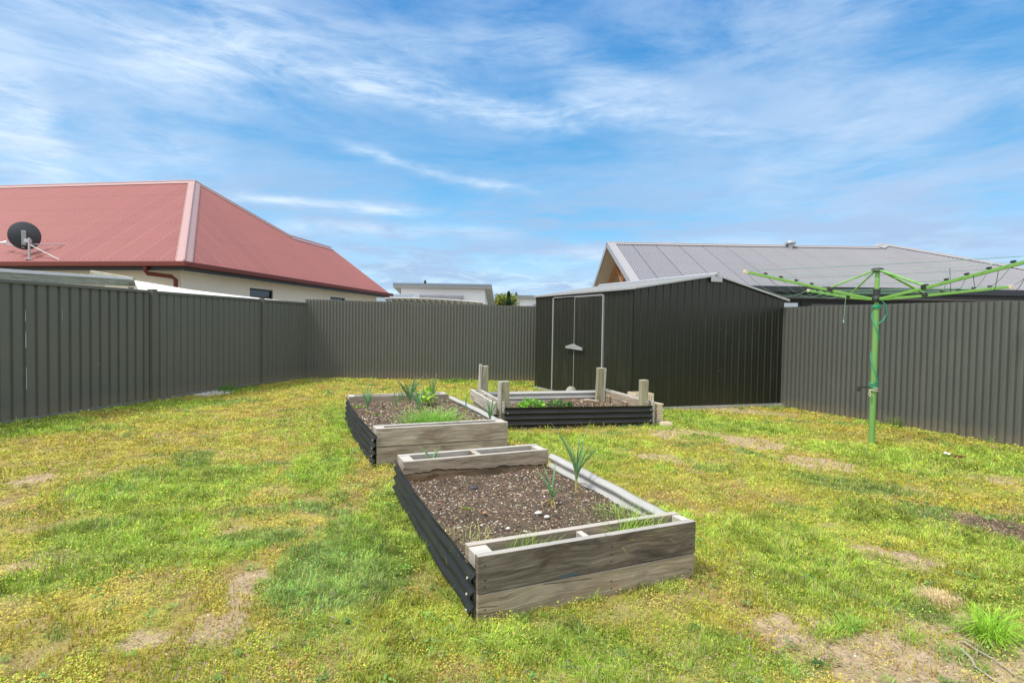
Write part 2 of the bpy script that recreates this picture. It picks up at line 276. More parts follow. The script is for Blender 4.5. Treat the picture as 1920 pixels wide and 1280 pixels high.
# ------------------------------------------------------------------ mesh helpers
def tag(o, label=None, cat=None, group=None, kind=None):
    if label: o['label'] = label
    if cat: o['category'] = cat
    if group: o['group'] = group
    if kind: o['kind'] = kind
    return o
def empty(name, loc, label, cat, group=None, kind=None):
    o = bpy.data.objects.new(name, None); COL.objects.link(o); o.location = loc; o.empty_display_size = 0.1
    return tag(o, label, cat, group, kind)
class MB:
    def __init__(s): s.v = []; s.f = []; s.m = []; s.uv = []; s.sm = []
    def add(s, vs, fs, mi=0, uv=None, smooth=False):
        o = len(s.v); s.v += [tuple(v) for v in vs]
        for f in fs:
            s.f.append(tuple(i + o for i in f)); s.m.append(mi); s.sm.append(smooth)
            s.uv.append([uv[i] for i in f] if uv is not None else [(0, 0)] * len(f))
        return s
    def box(s, o, ax, ay, az, mi=0, bev=0.0, off=None, jit=0.0):
        """o corner, ax/ay/az edge vectors; grain runs along the longest edge"""
        o, ax, ay, az = map(Vector, (o, ax, ay, az)); L = [ax.length, ay.length, az.length]; E = [ax.normalized(), ay.normalized(), az.normalized()]
        if Vector(ax).cross(ay).dot(az) < 0: ax, ay = ay, ax; L[0], L[1] = L[1], L[0]; E[0], E[1] = E[1], E[0]
        bm = bmesh.new(); bmesh.ops.create_cube(bm, size=1.0)
        for v in bm.verts: v.co = Vector(((v.co.x + .5) * L[0], (v.co.y + .5) * L[1], (v.co.z + .5) * L[2]))
        if bev > 0: bmesh.ops.bevel(bm, geom=list(bm.edges), offset=bev, segments=2, profile=0.6, affect='EDGES')
        la = L.index(max(L)); ot = [i for i in range(3) if i != la]; r1, r2 = off or (random.random() * 9, random.random() * 9)
        base = len(s.v)
        for v in bm.verts:
            j = Vector((random.uniform(-jit, jit),) * 3) if jit else Vector()
            s.v.append(tuple(o + E[0] * v.co.x + E[1] * v.co.y + E[2] * v.co.z + j))
        for f in bm.faces:
            s.f.append(tuple(v.index + base for v in f.verts)); s.m.append(mi); s.sm.append(False)
            n = f.normal; end = abs(n[la]) > 0.8
            s.uv.append([((v.co[ot[0]] * .3 + r1) if end else (v.co[la] + r1), v.co[ot[1]] + (0 if end else v.co[ot[0]]) + r2) for v in f.verts])
        bm.free(); return s
    def tube(s, pts, r, n=8, mi=0, cap=True, smooth=True):
        pts = [Vector(p) for p in pts]; rs = r if isinstance(r, (list, tuple)) else [r] * len(pts); rings = []
        prev = None
        for i, p in enumerate(pts):
            d = (pts[min(i + 1, len(pts) - 1)] - pts[max(i - 1, 0)]).normalized()
            a = prev if prev is not None else (Vector((0, 0, 1)) if abs(d.z) < 0.9 else Vector((1, 0, 0)))
            b = d.cross(a).normalized(); a = b.cross(d).normalized(); prev = a
            rings.append([p + (a * math.cos(2 * math.pi * k / n) + b * math.sin(2 * math.pi * k / n)) * rs[i] for k in range(n)])
        vs = [v for rg in rings for v in rg]; fs = []
        for i in range(len(pts) - 1):
            for k in range(n): fs.append((i * n + k, i * n + (k + 1) % n, (i + 1) * n + (k + 1) % n, (i + 1) * n + k))
        s.add(vs, fs, mi, smooth=smooth)
        if cap: s.add(rings[0], [tuple(range(n))], mi); s.add(rings[-1], [tuple(range(n - 1, -1, -1))], mi)
        return s
    def grid(s, rows, mi=0, uv=None, smooth=False, flip=False):
        n = len(rows[0]); vs = [v for r in rows for v in r]; fs = []
        for i in range(len(rows) - 1):
            for k in range(n - 1):
                q = (i * n + k, i * n + k + 1, (i + 1) * n + k + 1, (i + 1) * n + k); fs.append(q[::-1] if flip else q)
        return s.add(vs, fs, mi, uv, smooth)
    def build(s, name, mats, parent=None, auto=True):
        me = bpy.data.meshes.new(name); org = Vector(parent_world(parent)) if parent else Vector((0, 0, 0))
        c = org if parent else Vector(s.v[0])
        me.from_pydata([tuple(Vector(v) - c) for v in s.v], [], s.f); me.update()
        for m in (mats if isinstance(mats, (list, tuple)) else [mats]): me.materials.append(MT[m] if isinstance(m, str) else m)
        me.polygons.foreach_set('material_index', s.m); me.polygons.foreach_set('use_smooth', s.sm)
        ul = me.uv_layers.new(name='UVMap'); ul.data.foreach_set('uv', [c_ for f in s.uv for p in f for c_ in p])
        o = bpy.data.objects.new(name, me); COL.objects.link(o)
        if parent: o.parent = parent
        else: o.location = c
        return o
def parent_world(p):
    v = Vector((0, 0, 0))
    while p is not None: v += p.location; p = p.parent
    return v
def np_mesh(name, V, faces_flat, sizes, mat, col=None, parent=None, smooth=False):
    me = bpy.data.meshes.new(name); me.vertices.add(len(V)); me.vertices.foreach_set('co', V.astype(np.float32).ravel())
    me.loops.add(len(faces_flat)); me.loops.foreach_set('vertex_index', faces_flat.astype(np.int32))
    me.polygons.add(len(sizes)); st = np.concatenate([[0], np.cumsum(sizes)[:-1]]).astype(np.int32)
    me.polygons.foreach_set('loop_start', st); me.polygons.foreach_set('use_smooth', np.full(len(sizes), smooth))
    me.update(calc_edges=True)
    if col is not None:
        a = me.color_attributes.new('Col', 'FLOAT_COLOR', 'POINT'); a.data.foreach_set('color', np.concatenate([col, np.ones((len(col), 1))], 1).astype(np.float32).ravel())
    me.materials.append(MT[mat]); o = bpy.data.objects.new(name, me); COL.objects.link(o)
    if parent: o.parent = parent
    return o
# numpy value noise
_T = np.random.default_rng(5).random((256, 256))
def vn(x, y, s, seed=0):
    x = x * s + seed * 17.3; y = y * s + seed * 7.9; xi = np.floor(x).astype(int); yi = np.floor(y).astype(int); fx = x - xi; fy = y - yi
    fx = fx * fx * (3 - 2 * fx); fy = fy * fy * (3 - 2 * fy); g = lambda a, b: _T[a % 256, b % 256]
    return (g(xi, yi) * (1 - fx) + g(xi + 1, yi) * fx) * (1 - fy) + (g(xi, yi + 1) * (1 - fx) + g(xi + 1, yi + 1) * fx) * fy
def fbm(x, y, s, o=4, seed=0): return sum(vn(x, y, s * 2 ** k, seed + k) * 0.5 ** k for k in range(o)) / sum(0.5 ** k for k in range(o))
def sstep(v, a, b):
    q = np.clip((v - a) / (b - a), 0, 1); return q * q * (3 - 2 * q)
def gz(x, y):
    x = np.asarray(x, float); y = np.asarray(y, float)
    return -0.008 * np.clip(x, -6, 12) + 0.022 * (fbm(x, y, 1.3, 3, 3) - 0.5) + 0.010 * (fbm(x, y, 6, 3, 9) - 0.5)
def G(x, y): return float(gz(x, y))

# ------------------------------------------------------------------ ground and what grows on it
BLOBS = [('G', -0.64, 5.31, 0.71, 0.72), ('G', -0.75, 4.24, 0.49, 0.43), ('G', -0.94, 3.6, 0.32, 0.23), ('G', -0.48, 3.76, 0.42, 0.26), ('G', -2.6, 8.75, 0.54, 0.79), ('G', -1.46, 10.34, 0.86, 0.52), ('G', -0.49, 12.71, 0.4, 0.61),
 ('D', 0.42, 3.22, 0.31, 0.62), ('G', 0.82, 3.83, 0.24, 0.91), ('L', 0.55, 2.45, 0.28, 0.26), ('G', 1.1, 2.17, 0.47, 0.13), ('G', 1.23, 1.95, 0.4, 0.15), ('G', 1.85, 1.74, 0.14, 0.17), ('D', 4.71, 2.59, 0.26, 0.23), ('D', 5.13, 2.31, 0.22, 0.23), ('D', 4.95, 3.35, 0.47, 0.26),
 ('G', 6.27, 6.12, 1.01, 0.7), ('G', 3.4, 5.95, 1.01, 0.33), ('G', 3.02, 2.15, 0.47, 0.49), ('G', 3.16, 2.68, 0.44, 0.43), ('G', 6.66, 3.91, 0.99, 0.68), ('G', 3.6, 1.58, 0.17, 0.48), ('G', 0.56, 5.56, 0.29, 0.82), ('G', 0.94, 8.0, 0.21, 1.66), ('D', 2.95, 1.68, 0.14, 0.09), ('G', 4.33, 13.15, 0.4, 0.53), ('D', 0.04, 3.86, 0.23, 0.14),
 ('L', 4.64, 3.67, 0.8, 0.43), ('L', 3.86, 1.94, 0.34, 0.31), ('L', 3.98, 2.69, 0.62, 0.34),
 ('B', 2.55, 1.38, 0.56, 0.32), ('B', 2.75, 1.15, 0.6, 0.28), ('B', 2.95, 1.55, .22, .16), ('B', 3.59, 2.12, 0.24, 0.2), ('K', 4.90, 2.22, 0.26, 0.30), ('B', 4.72, 2.42, 0.30, 0.28), ('B', 5.41, 4.09, 0.43, 0.34), ('B', 5.27, 5.89, 0.53, 0.5), ('B', 5.54, 5.14, 0.57, 0.33), ('B', 2.3, 1.94, 0.10, 0.10), ('B', -0.13, 2.76, 0.15, 0.19), ('B', -0.49, 2.8, 0.12, 0.08), ('B', -1.06, 3.98, 0.22, 0.14), ('B', -0.02, 3.15, 0.09, 0.22),
 ('B', 3.97, 4.76, 0.36, 0.21), ('B', 7.41, 7.5, 1.35, 0.36), ('B', 3.15, 1.3, 0.25, 0.28), ('B', 6.56, 3.19, 0.35, 0.23), ('B', 1.28, 13.96, 0.36, 0.39), ('B', -0.7, 10.13, 0.2, 0.12), ('B', -1.75, 5.88, 0.2, 0.18),
 ('R', 0.26, 2.33, 0.19, 0.15), ('R', 2.17, 1.74, 0.2, 0.15), ('R', 2.32, 2.24, 0.21, 0.2), ('R', 3.21, 3.83, 0.71, 0.5), ('R', 0.63, 4.89, 0.4, 0.41), ('R', 0.64, 2.1, 0.21, 0.07)]
def fields(x, y):
    wx = x + 0.32 * (fbm(x, y, 2.6, 4, 21) - 0.5); wy = y + 0.32 * (fbm(x, y, 2.6, 4, 31) - 0.5)
    F = {k: np.zeros_like(x) for k in 'GDLBKR'}
    for k, cx, cy, rx, ry in BLOBS:
        r = math.hypot(cx, cy); dx, dy = cx / r, cy / r
        u = (wx - cx) * dy - (wy - cy) * dx; v = (wx - cx) * dx + (wy - cy) * dy
        d = np.sqrt((u / (rx * 1.1)) ** 2 + (v / (ry * 1.1)) ** 2)
        F[k] = np.maximum(F[k], sstep(d, 1.25, 0.62))
    n1 = fbm(x, y, 1.1, 5, 41); n2 = fbm(x, y, 2.3, 5, 51); n3 = fbm(x, y, 3.7, 5, 61)
    hf = fbm(x, y, 19, 5, 131); F['B'] = F['B'] * (0.55 + 0.45 * sstep(hf, .38, .55)) if False else np.clip(F['B'] * 1.45 - 0.75 * sstep(hf, .60, .44), 0, 1)
    right = sstep(x - 0.25 * y, 1.0, 2.2)
    F['G'] = np.maximum(F['G'], sstep(n1, 0.56, 0.64) * (0.35 + 0.65 * right)); F['D'] = np.maximum(F['D'], 0.7 * sstep(n2, 0.66, 0.72))
    F['B'] = np.maximum(F['B'], 0.3 * sstep(n3, 0.70, 0.78)); F['R'] = np.maximum(F['R'], 0.7 * sstep(fbm(x, y, 1.7, 4, 71), 0.6, 0.68))
    F['L'] = np.maximum(F['L'], 0.6 * right * sstep(n2, 0.5, 0.4))
    F['B'] = F['B'] * (1 - 0.75 * np.clip(F['G'] + F['D'], 0, 1)) 
    for k in 'GDLR': F[k] = F[k] * (1 - 0.9 * F['K'])
    return F
BEDS = [((0.93, 2.40), (2.19, 2.40), (2.26, 4.48), (1.03, 4.48)), ((1.03, 5.44), (2.36, 5.40), (2.50, 8.02), (1.13, 8.10)),
        ((2.80, 6.82), (5.14, 6.46), (5.42, 8.06), (3.07, 8.42)), ((5.78, 7.88), (8.95, 7.52), (8.9, 12.5), (5.72, 11.4))]
def inside(poly, x, y, m=0.0):
    r = np.ones_like(x, bool)
    for i in range(len(poly)):
        (ax, ay), (bx, by) = poly[i], poly[(i + 1) % len(poly)]; L = math.hypot(bx - ax, by - ay)
        r &= ((bx - ax) * (y - ay) - (by - ay) * (x - ax)) / L > -m
    return r
YARD = [(-6, -1), (8.75, -1), (8.93, 7.45), (8.93, 11.8), (6.376, 12.70), (1.07, 14.60), (-2.96, 8.95), (-7, 3.4)]
def veg_ok(x, y):
    r = inside(YARD, x, y)
    for b in BEDS: r &= ~inside(b, x, y, 0.012)
    return r
def ground_col(x, y):
    F = fields(x, y); n = fbm(x, y, 9, 4, 81)[:, None]; n2 = fbm(x, y, 28, 3, 83)[:, None]
    c = np.array([0.38, 0.33, 0.075]) * (0.75 + 0.5 * n) ; soil = np.array([0.46, 0.35, 0.22]) * (0.72 + 0.55 * n2)
    yel = sstep(fbm(x, y, 5, 4, 85), 0.40, 0.62)[:, None]
    c = c * yel + np.array([0.33, 0.25, 0.11]) * (1 - yel)
    for k, cc, a in (('R', (0.32, 0.20, 0.09), .5), ('L', (0.34, 0.38, 0.06), .8), ('G', (0.24, 0.34, 0.05), .9), ('D', (0.13, 0.21, 0.05), .9)):
        w = F[k][:, None] * a; c = c * (1 - w) + np.array(cc) * (0.75 + 0.5 * n) * w
    w = np.clip(F['B'] * 1.1, 0, 1)[:, None]; c = c * (1 - w) + soil * w
    far = (~inside(YARD, x, y, .3))[:, None]; c = np.where(far, np.array([.20, .19, .14]) * (.7 + .6 * n), c)
    w = F['K'][:, None]; c = c * (1 - w) + np.array([0.13, 0.09, 0.06]) * (0.4 + 1.2 * n2) * w
    return c
def axis(a, b, st, lim):
    c = list(np.arange(a, b, st)); lo = []; s = st; v = a
    while v > -lim: s *= 1.35; v -= s; lo.append(v)
    hi = []; s = st; v = c[-1]
    while v < lim: s *= 1.35; v += s; hi.append(v)
    return np.array(lo[::-1] + c + hi)
ax_, ay_ = axis(-4, 9.6, 0.03, 600), axis(0.2, 15, 0.03, 600)
gx, gy = np.meshgrid(ax_, ay_); nx, ny = len(ax_), len(ay_); gx = gx.ravel(); gy = gy.ravel()
idx = np.arange(nx * ny).reshape(ny, nx); q = np.stack([idx[:-1, :-1], idx[:-1, 1:], idx[1:, 1:], idx[1:, :-1]], -1).reshape(-1, 4)
gr = np_mesh('ground', np.stack([gx, gy, gz(gx, gy)], 1), q.ravel(), np.full(len(q), 4), 'ground', ground_col(gx, gy), smooth=True)
tag(gr, 'patchy back yard ground of tan soil under thin grass and moss', 'ground', kind='structure')

def blade_mesh(name, x, y, z, h, w, lean, curl, col_b, col_t, ang=None, parent=None, mat='grass'):
    n = len(x); a = rng.random(n) * 2 * np.pi if ang is None else ang; la = a + np.pi / 2 + rng.normal(0, .5, n)
    wx, wy = np.cos(a) * w / 2, np.sin(a) * w / 2; lx, ly = np.cos(la), np.sin(la)
    mh = h * 0.55; mo = np.sin(lean) * mh; th = lean + curl; to = mo + np.sin(th) * (h - mh)
    mz = np.cos(lean) * mh; tz = np.maximum(mz + np.cos(th) * (h - mh), 0.002)
    V = np.empty((n, 5, 3)); V[:, 0] = np.stack([x - wx, y - wy, z - .004], 1); V[:, 1] = np.stack([x + wx, y + wy, z - .004], 1)
    V[:, 2] = np.stack([x + lx * mo + wx * .85, y + ly * mo + wy * .85, z + mz], 1); V[:, 3] = np.stack([x + lx * mo - wx * .85, y + ly * mo - wy * .85, z + mz], 1)
    V[:, 4] = np.stack([x + lx * to, y + ly * to, z + tz], 1)
    b = np.arange(n)[:, None] * 5; f = np.concatenate([b + [0, 1, 2, 3], b + [3, 2, 4]], 1).ravel(); sz = np.tile([4, 3], n)
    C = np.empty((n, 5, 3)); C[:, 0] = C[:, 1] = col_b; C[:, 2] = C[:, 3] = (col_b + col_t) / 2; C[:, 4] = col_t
    return np_mesh(name, V.reshape(-1, 3), f, sz, mat, C.reshape(-1, 3), parent)
def leaf_mesh(name, x, y, z, s, col, mat='grass', parent=None, flat=0.9, asp=0.55):
    n = len(x); a = rng.random(n) * 2 * np.pi; tl = rng.normal(0, flat, n); tr = rng.normal(0, flat * .7, n)
    u = np.stack([np.cos(a) * np.cos(tl), np.sin(a) * np.cos(tl), np.sin(tl)], 1) * s[:, None]
    v = np.stack([-np.sin(a) * np.cos(tr), np.cos(a) * np.cos(tr), np.sin(tr)], 1) * (s * asp)[:, None]
    p = np.stack([x, y, z], 1); V = np.stack([p - u * .5, p + v * .5 + u * .05, p + u * .5, p - v * .5 + u * .05], 1)
    return np_mesh(name, V.reshape(-1, 3), np.arange(n * 4), np.full(n, 4), mat, np.repeat(col, 4, 0), parent)
def scatter(n0, ref, pw, seed):
    """points over the yard, thinning with distance from the near edge"""
    r = np.random.default_rng(seed); azl, azh = R_(-30), R_(82); out_ = []
    ds = np.linspace(0.9, 16, 60)
    for d0, d1 in zip(ds[:-1], ds[1:]):
        A = (azh - azl) * (d1 * d1 - d0 * d0) / 2; dm = (d0 + d1) / 2; k = int(A * n0 * min(1, (ref / dm) ** pw))
        d = np.sqrt(r.random(k) * (d1 * d1 - d0 * d0) + d0 * d0); a = azl + r.random(k) * (azh - azl)
        out_.append(np.stack([d * np.sin(a), d * np.cos(a), d], 1))
    p = np.concatenate(out_); p = p[veg_ok(p[:, 0], p[:, 1])]; return p[:, 0], p[:, 1], p[:, 2]
def jit(c, n, a=0.18): return np.clip(np.asarray(c)[None, :] * (1 + rng.normal(0, a, (n, 1))) * (1 + rng.normal(0, a * .35, (n, 3))), 0.004, 1)
def S_(x, y): return (((x - 3.22) / .11) ** 2 + ((y - 1.72) / .10) ** 2 < 1).astype(float)
def build_lawn():
    x, y, d = scatter(26000, 2.3, 1.55, 1); F = fields(x, y); u = rng.random(len(x))
    cl = fbm(x, y, 14, 3, 91); cl2 = sstep(cl, 0.38, 0.62)
    edge = np.zeros_like(x)                                   # longer grass against beds
    for b in BEDS[:3]: edge = np.maximum(edge, inside(b, x, y, 0.10).astype(float))
    prob = 0.05 + 0.80 * F['G'] * (.45 + .55 * cl2) + 0.95 * F['D'] + 0.85 * F['L'] * (.4 + .6 * cl2) + 0.08 * F['R'] + .35 * edge
    prob = prob * (1 - 0.93 * np.clip(F['B'], 0, 1) * (1 - .6 * np.clip(F['G'], 0, 1))) * (1 - S_(x, y)) * (1 - .95 * F['K'])
    k = u < prob; x, y, d = x[k], y[k], d[k]; n = len(x); g, dd, l, e = F['G'][k], F['D'][k], F['L'][k], edge[k]
    sc = np.maximum(1, d / 2.6) ** 0.78
    h = (.55 + .9 * sstep(fbm(x, y, 7, 3, 98), .3, .7)) * (0.020 + 0.028 * rng.random(n) ** 1.5 + 0.012 * g + .018 * e * rng.random(n)) * (1 + .25 * (sc - 1) * .4) * (.75 + .5 * cl[k]); w = (0.0021 + 0.0013 * rng.random(n)) * sc
    pick = rng.random(n); tot = g + l + dd + .05
    col = jit((0.53, 0.56, 0.09), n); m = pick < (g + .02) / tot; col[m] = jit((0.39, 0.55, 0.075), m.sum(), .2)
    m2 = (pick >= (g + .02) / tot) & (pick < (g + dd + .03) / tot); col[m2] = jit((0.29, 0.45, 0.10), m2.sum(), .2)
    big = sstep(fbm(x, y, 1.8, 3, 95), .35, .65)[:, None]; clump = fbm(x, y, 10, 3, 97)[:, None]; col = col * (0.80 + .36 * big) * (0.72 + .6 * sstep(clump, .25, .75))
    dry = rng.random(n) < 0.10; col[dry] = jit((0.62, 0.54, 0.26), dry.sum())
    lean = np.abs(rng.normal(0.62, 0.4, n)); curl = np.abs(rng.normal(0.55, 0.4, n)); ang = fbm(x, y, 5, 3, 141) * 22 + rng.normal(0, .8, n)
    o = blade_mesh('lawn_grass', x, y, gz(x, y), h * 1.0, w, lean, curl, col * 0.66, col * 1.12, ang)  # blade bases coloured darker as painted shade low in the grass
    tag(o, 'short green grass blades growing in patches over the yard', 'grass', kind='stuff')
    # low yellow-olive weeds and moss: many tiny leaves
    x, y, d = scatter(34000, 2.3, 1.55, 2); F = fields(x, y); u = rng.random(len(x)); cl = fbm(x, y, 11, 4, 101); cl2 = sstep(cl, 0.36, 0.60)
    prob = (0.88 * cl2 + .10) * (1 - .75 * F['D']) * (1 - .45 * F['G']) * (1 - .35 * F['L']) * (1 - .84 * F['B']) * (1 - .97 * F['K']) * (1 - S_(x, y))
    k = u < prob; x, y, d = x[k], y[k], d[k]; n = len(x); sc = np.maximum(1, d / 2.6) ** 0.8
    z = gz(x, y) + rng.random(n) ** 1.4 * 0.034 * (.3 + 1.1 * sstep(fbm(x, y, 9, 3, 99), .3, .7)); s = (0.0045 + 0.006 * rng.random(n)) * sc
    col = jit((0.53, 0.46, 0.09), n, .12); tone = fbm(x, y, 3.1, 4, 111); gg = F['G'][k] + F['L'][k]
    m = rng.random(n) < np.clip(sstep(tone, .48, .62) * .6 + gg * .6, 0, .9); col[m] = jit((0.45, 0.56, 0.07), m.sum(), .12)
    m = rng.random(n) < .07; col[m] = jit((0.44, 0.31, 0.12), m.sum(), .2)
    m = rng.random(n) < F['R'][k] * .25; col[m] = jit((0.46, 0.23, 0.11), m.sum(), .2)
    m = rng.random(n) < F['D'][k] * .8; col[m] = jit((0.26, 0.42, 0.09), m.sum(), .25)
    col = col * (0.72 + .56 * sstep(fbm(x, y, 9, 3, 99), .25, .75))[:, None]
    o = leaf_mesh('lawn_weeds', x, y, z, s * 1.2, col, flat=.48); tag(o, 'low yellow green weeds and moss creeping between the grass', 'weeds', kind='stuff')
    # upright little weed stems
    x, y, d = scatter(5200, 2.3, 1.5, 3); F = fields(x, y); k = rng.random(len(x)) < (1 - .9 * F['B']) * (1 - .7 * F['D']) * (1 - .6 * F['G']) * sstep(fbm(x, y, 5, 3, 121), .4, .6) * (1 - F['K'])
    x, y, d = x[k], y[k], d[k]; n = len(x); sc = np.maximum(1, d / 2.6) ** 0.75; col = jit((0.56, 0.54, 0.07), n, .2); m = rng.random(n) < .12; col[m] = jit((.5, .33, .1), m.sum())
    o = blade_mesh('weed_stems', x, y, gz(x, y), 0.016 + .022 * rng.random(n), (.004 + .003 * rng.random(n)) * sc, np.abs(rng.normal(.15, .2, n)), rng.normal(0, .4, n), col * .8, col)
    tag(o, 'tiny upright olive weed stems dotted across the lawn', 'weeds', kind='stuff')
    # dry thatch lying flat on the soil
    x, y, d = scatter(9000, 2.3, 1.5, 4); F = fields(x, y); k = rng.random(len(x)) < .22 + .5 * F['B'] + .7 * F['K']; x, y, d = x[k], y[k], d[k]; n = len(x); sc = np.maximum(1, d / 2.6) ** 0.7
    col = jit((.50, .40, .25), n, .25); m = rng.random(n) < .3; col[m] = jit((.16, .11, .07), m.sum())
    o = blade_mesh('dry_thatch', x, y, gz(x, y) + .003, .015 + .03 * rng.random(n), .0022 * sc, np.full(n, 1.35), rng.normal(.1, .2, n), col, col)
    tag(o, 'dry straw coloured thatch and bits of twig on the bare soil', 'thatch', kind='stuff')
    # small stones on bare soil
    x, y, d = scatter(2600, 3, 1.6, 5); F = fields(x, y); k = rng.random(len(x)) < .04 + .9 * F['B']; x, y, d = x[k], y[k], d[k]; n = len(x)
    rock_mesh('soil_pebbles', x, y, gz(x, y) + .001, (.002 + .006 * rng.random(n) ** 3) * np.maximum(1, d / 3) ** .6, jit((.42, .35, .26), n, .3), None, 'chips')
    tag(LAST[0], 'small tan pebbles and crumbs lying on the bare soil patches', 'pebbles', kind='stuff')
    # flat rosettes of broadleaf weeds
    r2 = np.random.default_rng(77); k = 900; a = R_(-30) + r2.random(k) * R_(112); d = 1.3 + 9 * r2.random(k) ** 1.3; cx, cy = d * np.sin(a), d * np.cos(a); ok = veg_ok(cx, cy) & (fields(cx, cy)['B'] < .5); cx, cy, d = cx[ok], cy[ok], d[ok]
    m = 11; n = len(cx) * m; rr = np.repeat(.012 + .022 * r2.random(len(cx)), m) * np.sqrt(r2.random(n)) * 1.4; aa = r2.random(n) * 6.28; x = np.repeat(cx, m) + rr * np.cos(aa); y = np.repeat(cy, m) + rr * np.sin(aa)
    cc = np.repeat(jit((.17, .32, .08), len(cx), .25), m, 0) * r2.uniform(.8, 1.2, (n, 1)); o = leaf_mesh('broadleaf_weeds', x, y, gz(x, y) + .010 + .018 * r2.random(n), np.repeat(.013 + .012 * r2.random(len(cx)), m), cc, flat=.35, asp=.6)
    tag(o, 'small dark green rosettes of clover and plantain in the lawn', 'weeds', kind='stuff')
    # pink flowers
    cs = [(1.9, 1.6), (2.1, 1.75), (2.3, 2.2), (2.45, 2.5), (.1, 2.4), (.3, 2.3), (0.45, 2.75), (1.3, 1.75), (-.2, 2.5), (2.7, 2.1), (.8, 4.6), (3.3, 3.9), (-.9, 3.5), (1.1, 1.85), (2.0, 1.9)]
    P_ = []
    for cx, cy in cs:
        for _ in range(16): P_.append((cx + random.gauss(0, .16), cy + random.gauss(0, .13)))
    P_ = np.array(P_); P_ = P_[veg_ok(P_[:, 0], P_[:, 1])]; P_ = np.repeat(P_, 7, 0) + rng.normal(0, .0035, (len(P_) * 7, 2)); n = len(P_)
    col = jit((.55, .26, .46), n, .2)
    o = leaf_mesh('clover_flowers', P_[:, 0], P_[:, 1], gz(P_[:, 0], P_[:, 1]) + .028 + rng.random(n) * .008, np.full(n, .0055), col, flat=.8, asp=.8)
    tag(o, 'tiny pink flowers scattered among the low weeds', 'flowers', kind='stuff')
LAST = [None]
def rock_mesh(name, x, y, z, s, col, parent, mat, flat=.6):
    n = len(x); base = np.array([(1, 0, 0), (-1, 0, 0), (0, 1, 0), (0, -1, 0), (0, 0, 1), (0, 0, -1)], float)
    fc = np.array([(0, 2, 4), (2, 1, 4), (1, 3, 4), (3, 0, 4), (2, 0, 5), (1, 2, 5), (3, 1, 5), (0, 3, 5)])
    a = rng.random(n) * 6.28; S = s[:, None, None] * rng.uniform(.55, 1.35, (n, 6, 1)); V = base[None] * S; V[:, :, 2] *= flat
    X_ = V[:, :, 0] * np.cos(a)[:, None] - V[:, :, 1] * np.sin(a)[:, None]; Y_ = V[:, :, 0] * np.sin(a)[:, None] + V[:, :, 1] * np.cos(a)[:, None]
    V = np.stack([X_ + x[:, None], Y_ + y[:, None], V[:, :, 2] + z[:, None]], 2)
    f = (fc[None] + (np.arange(n) * 6)[:, None, None]).reshape(-1)
    LAST[0] = np_mesh(name, V.reshape(-1, 3), f, np.full(n * 8, 3), mat, np.repeat(col, 6, 0), parent); return LAST[0]
def chip_mesh(name, x, y, z, L, w, col, parent=None, tilt=.25):
    n = len(x); a = rng.random(n) * 6.28; tl = rng.normal(0, tilt, n); h = w * .35
    u = np.stack([np.cos(a) * np.cos(tl), np.sin(a) * np.cos(tl), np.sin(tl)], 1) * (L / 2)[:, None]; v = np.stack([-np.sin(a), np.cos(a), rng.normal(0, .2, n)], 1) * (w / 2)[:, None]
    p = np.stack([x, y, z], 1); up_ = np.array([0, 0, 1.]) * h[:, None]; k = rng.uniform(.5, 1, (n, 1))
    V = np.stack([p - u - v * k, p + u - v, p + u * .9 + v * k, p - u + v, p - u * .9 - v * .8 * k + up_, p + u * .9 - v * .8 + up_, p + u * .8 + v * .8 * k + up_, p - u * .9 + v * .8 + up_], 1)
    fc = np.array([(4, 5, 6, 7), (0, 1, 5, 4), (1, 2, 6, 5), (2, 3, 7, 6), (3, 0, 4, 7)]); f = (fc[None] + (np.arange(n) * 8)[:, None, None]).reshape(-1)
    return np_mesh(name, V.reshape(-1, 3), f, np.full(n * 5, 4), 'chips', np.repeat(col, 8, 0), parent)
def V2(p, z=0.0): return Vector((p[0], p[1], z))
Zv = Vector((0, 0, 1))
# ------------------------------------------------------------------ fences
def sheet(mb, A, B, u0, u1, zb, zt, nrm, prof, period, mi=0, phase=0.0, screws=None, smi=1, rows=1, ssz=.007):
    """ribbed sheet standing on line A-B; prof = [(fraction of period, offset along the normal)]"""
    A, B = V2(A), V2(B); d = (B - A).normalized(); us = []
    k = math.floor((u0 - phase) / period) - 1
    while phase + k * period < u1 + period:
        us += [(phase + (k + f) * period, o) for f, o in prof]; k += 1
    us = [(u, o) for u, o in us if u0 <= u <= u1]; us = [(u0, us[0][1])] + us + [(u1, us[-1][1])]
    zt_ = zt if callable(zt) else (lambda u: zt); zb_ = zb if callable(zb) else (lambda u: zb)
    n = Vector(nrm); rws = []
    for r in range(rows + 1):
        f = r / rows; rws.append([A + d * u + n * o + Zv * (zb_(u) * (1 - f) + zt_(u) * f) for u, o in us])
    mb.grid(rws, mi)
    if screws:
        per, zs, ph, off = screws; k = 0
        while ph + k * per < u1:
            u = ph + k * per; k += 1
            if u < u0: continue
            for z in zs:
                zz_ = z if z > 0 else zt_(u) + z
                c = A + d * u + n * (off + .004) + Zv * (zz_ + random.uniform(-.006, .006)); s = ssz
                mb.add([c + d * s, c + Zv * s, c - d * s, c - Zv * s, c + n * .006], [(0, 1, 4), (1, 2, 4), (2, 3, 4), (3, 0, 4)], smi)
    return mb
LA, LB = (-5.90, 4.90), (1.028, 14.672)            # left boundary line
ld = (V2(LB) - V2(LA)).normalized(); ln = Vector((ld.y, -ld.x, 0)); LL = (V2(LB) - V2(LA)).length; U0 = LL - 6.947  # u at the old reference point
PR_L = [(0, 0), (.64, 0), (.70, -.028), (.91, -.028), (.97, 0)]
f = empty('metal_fence', V2(LA, G(-5.9, 4.9)), 'grey green steel panel fence with capping rail along the left side of the yard', 'fence')
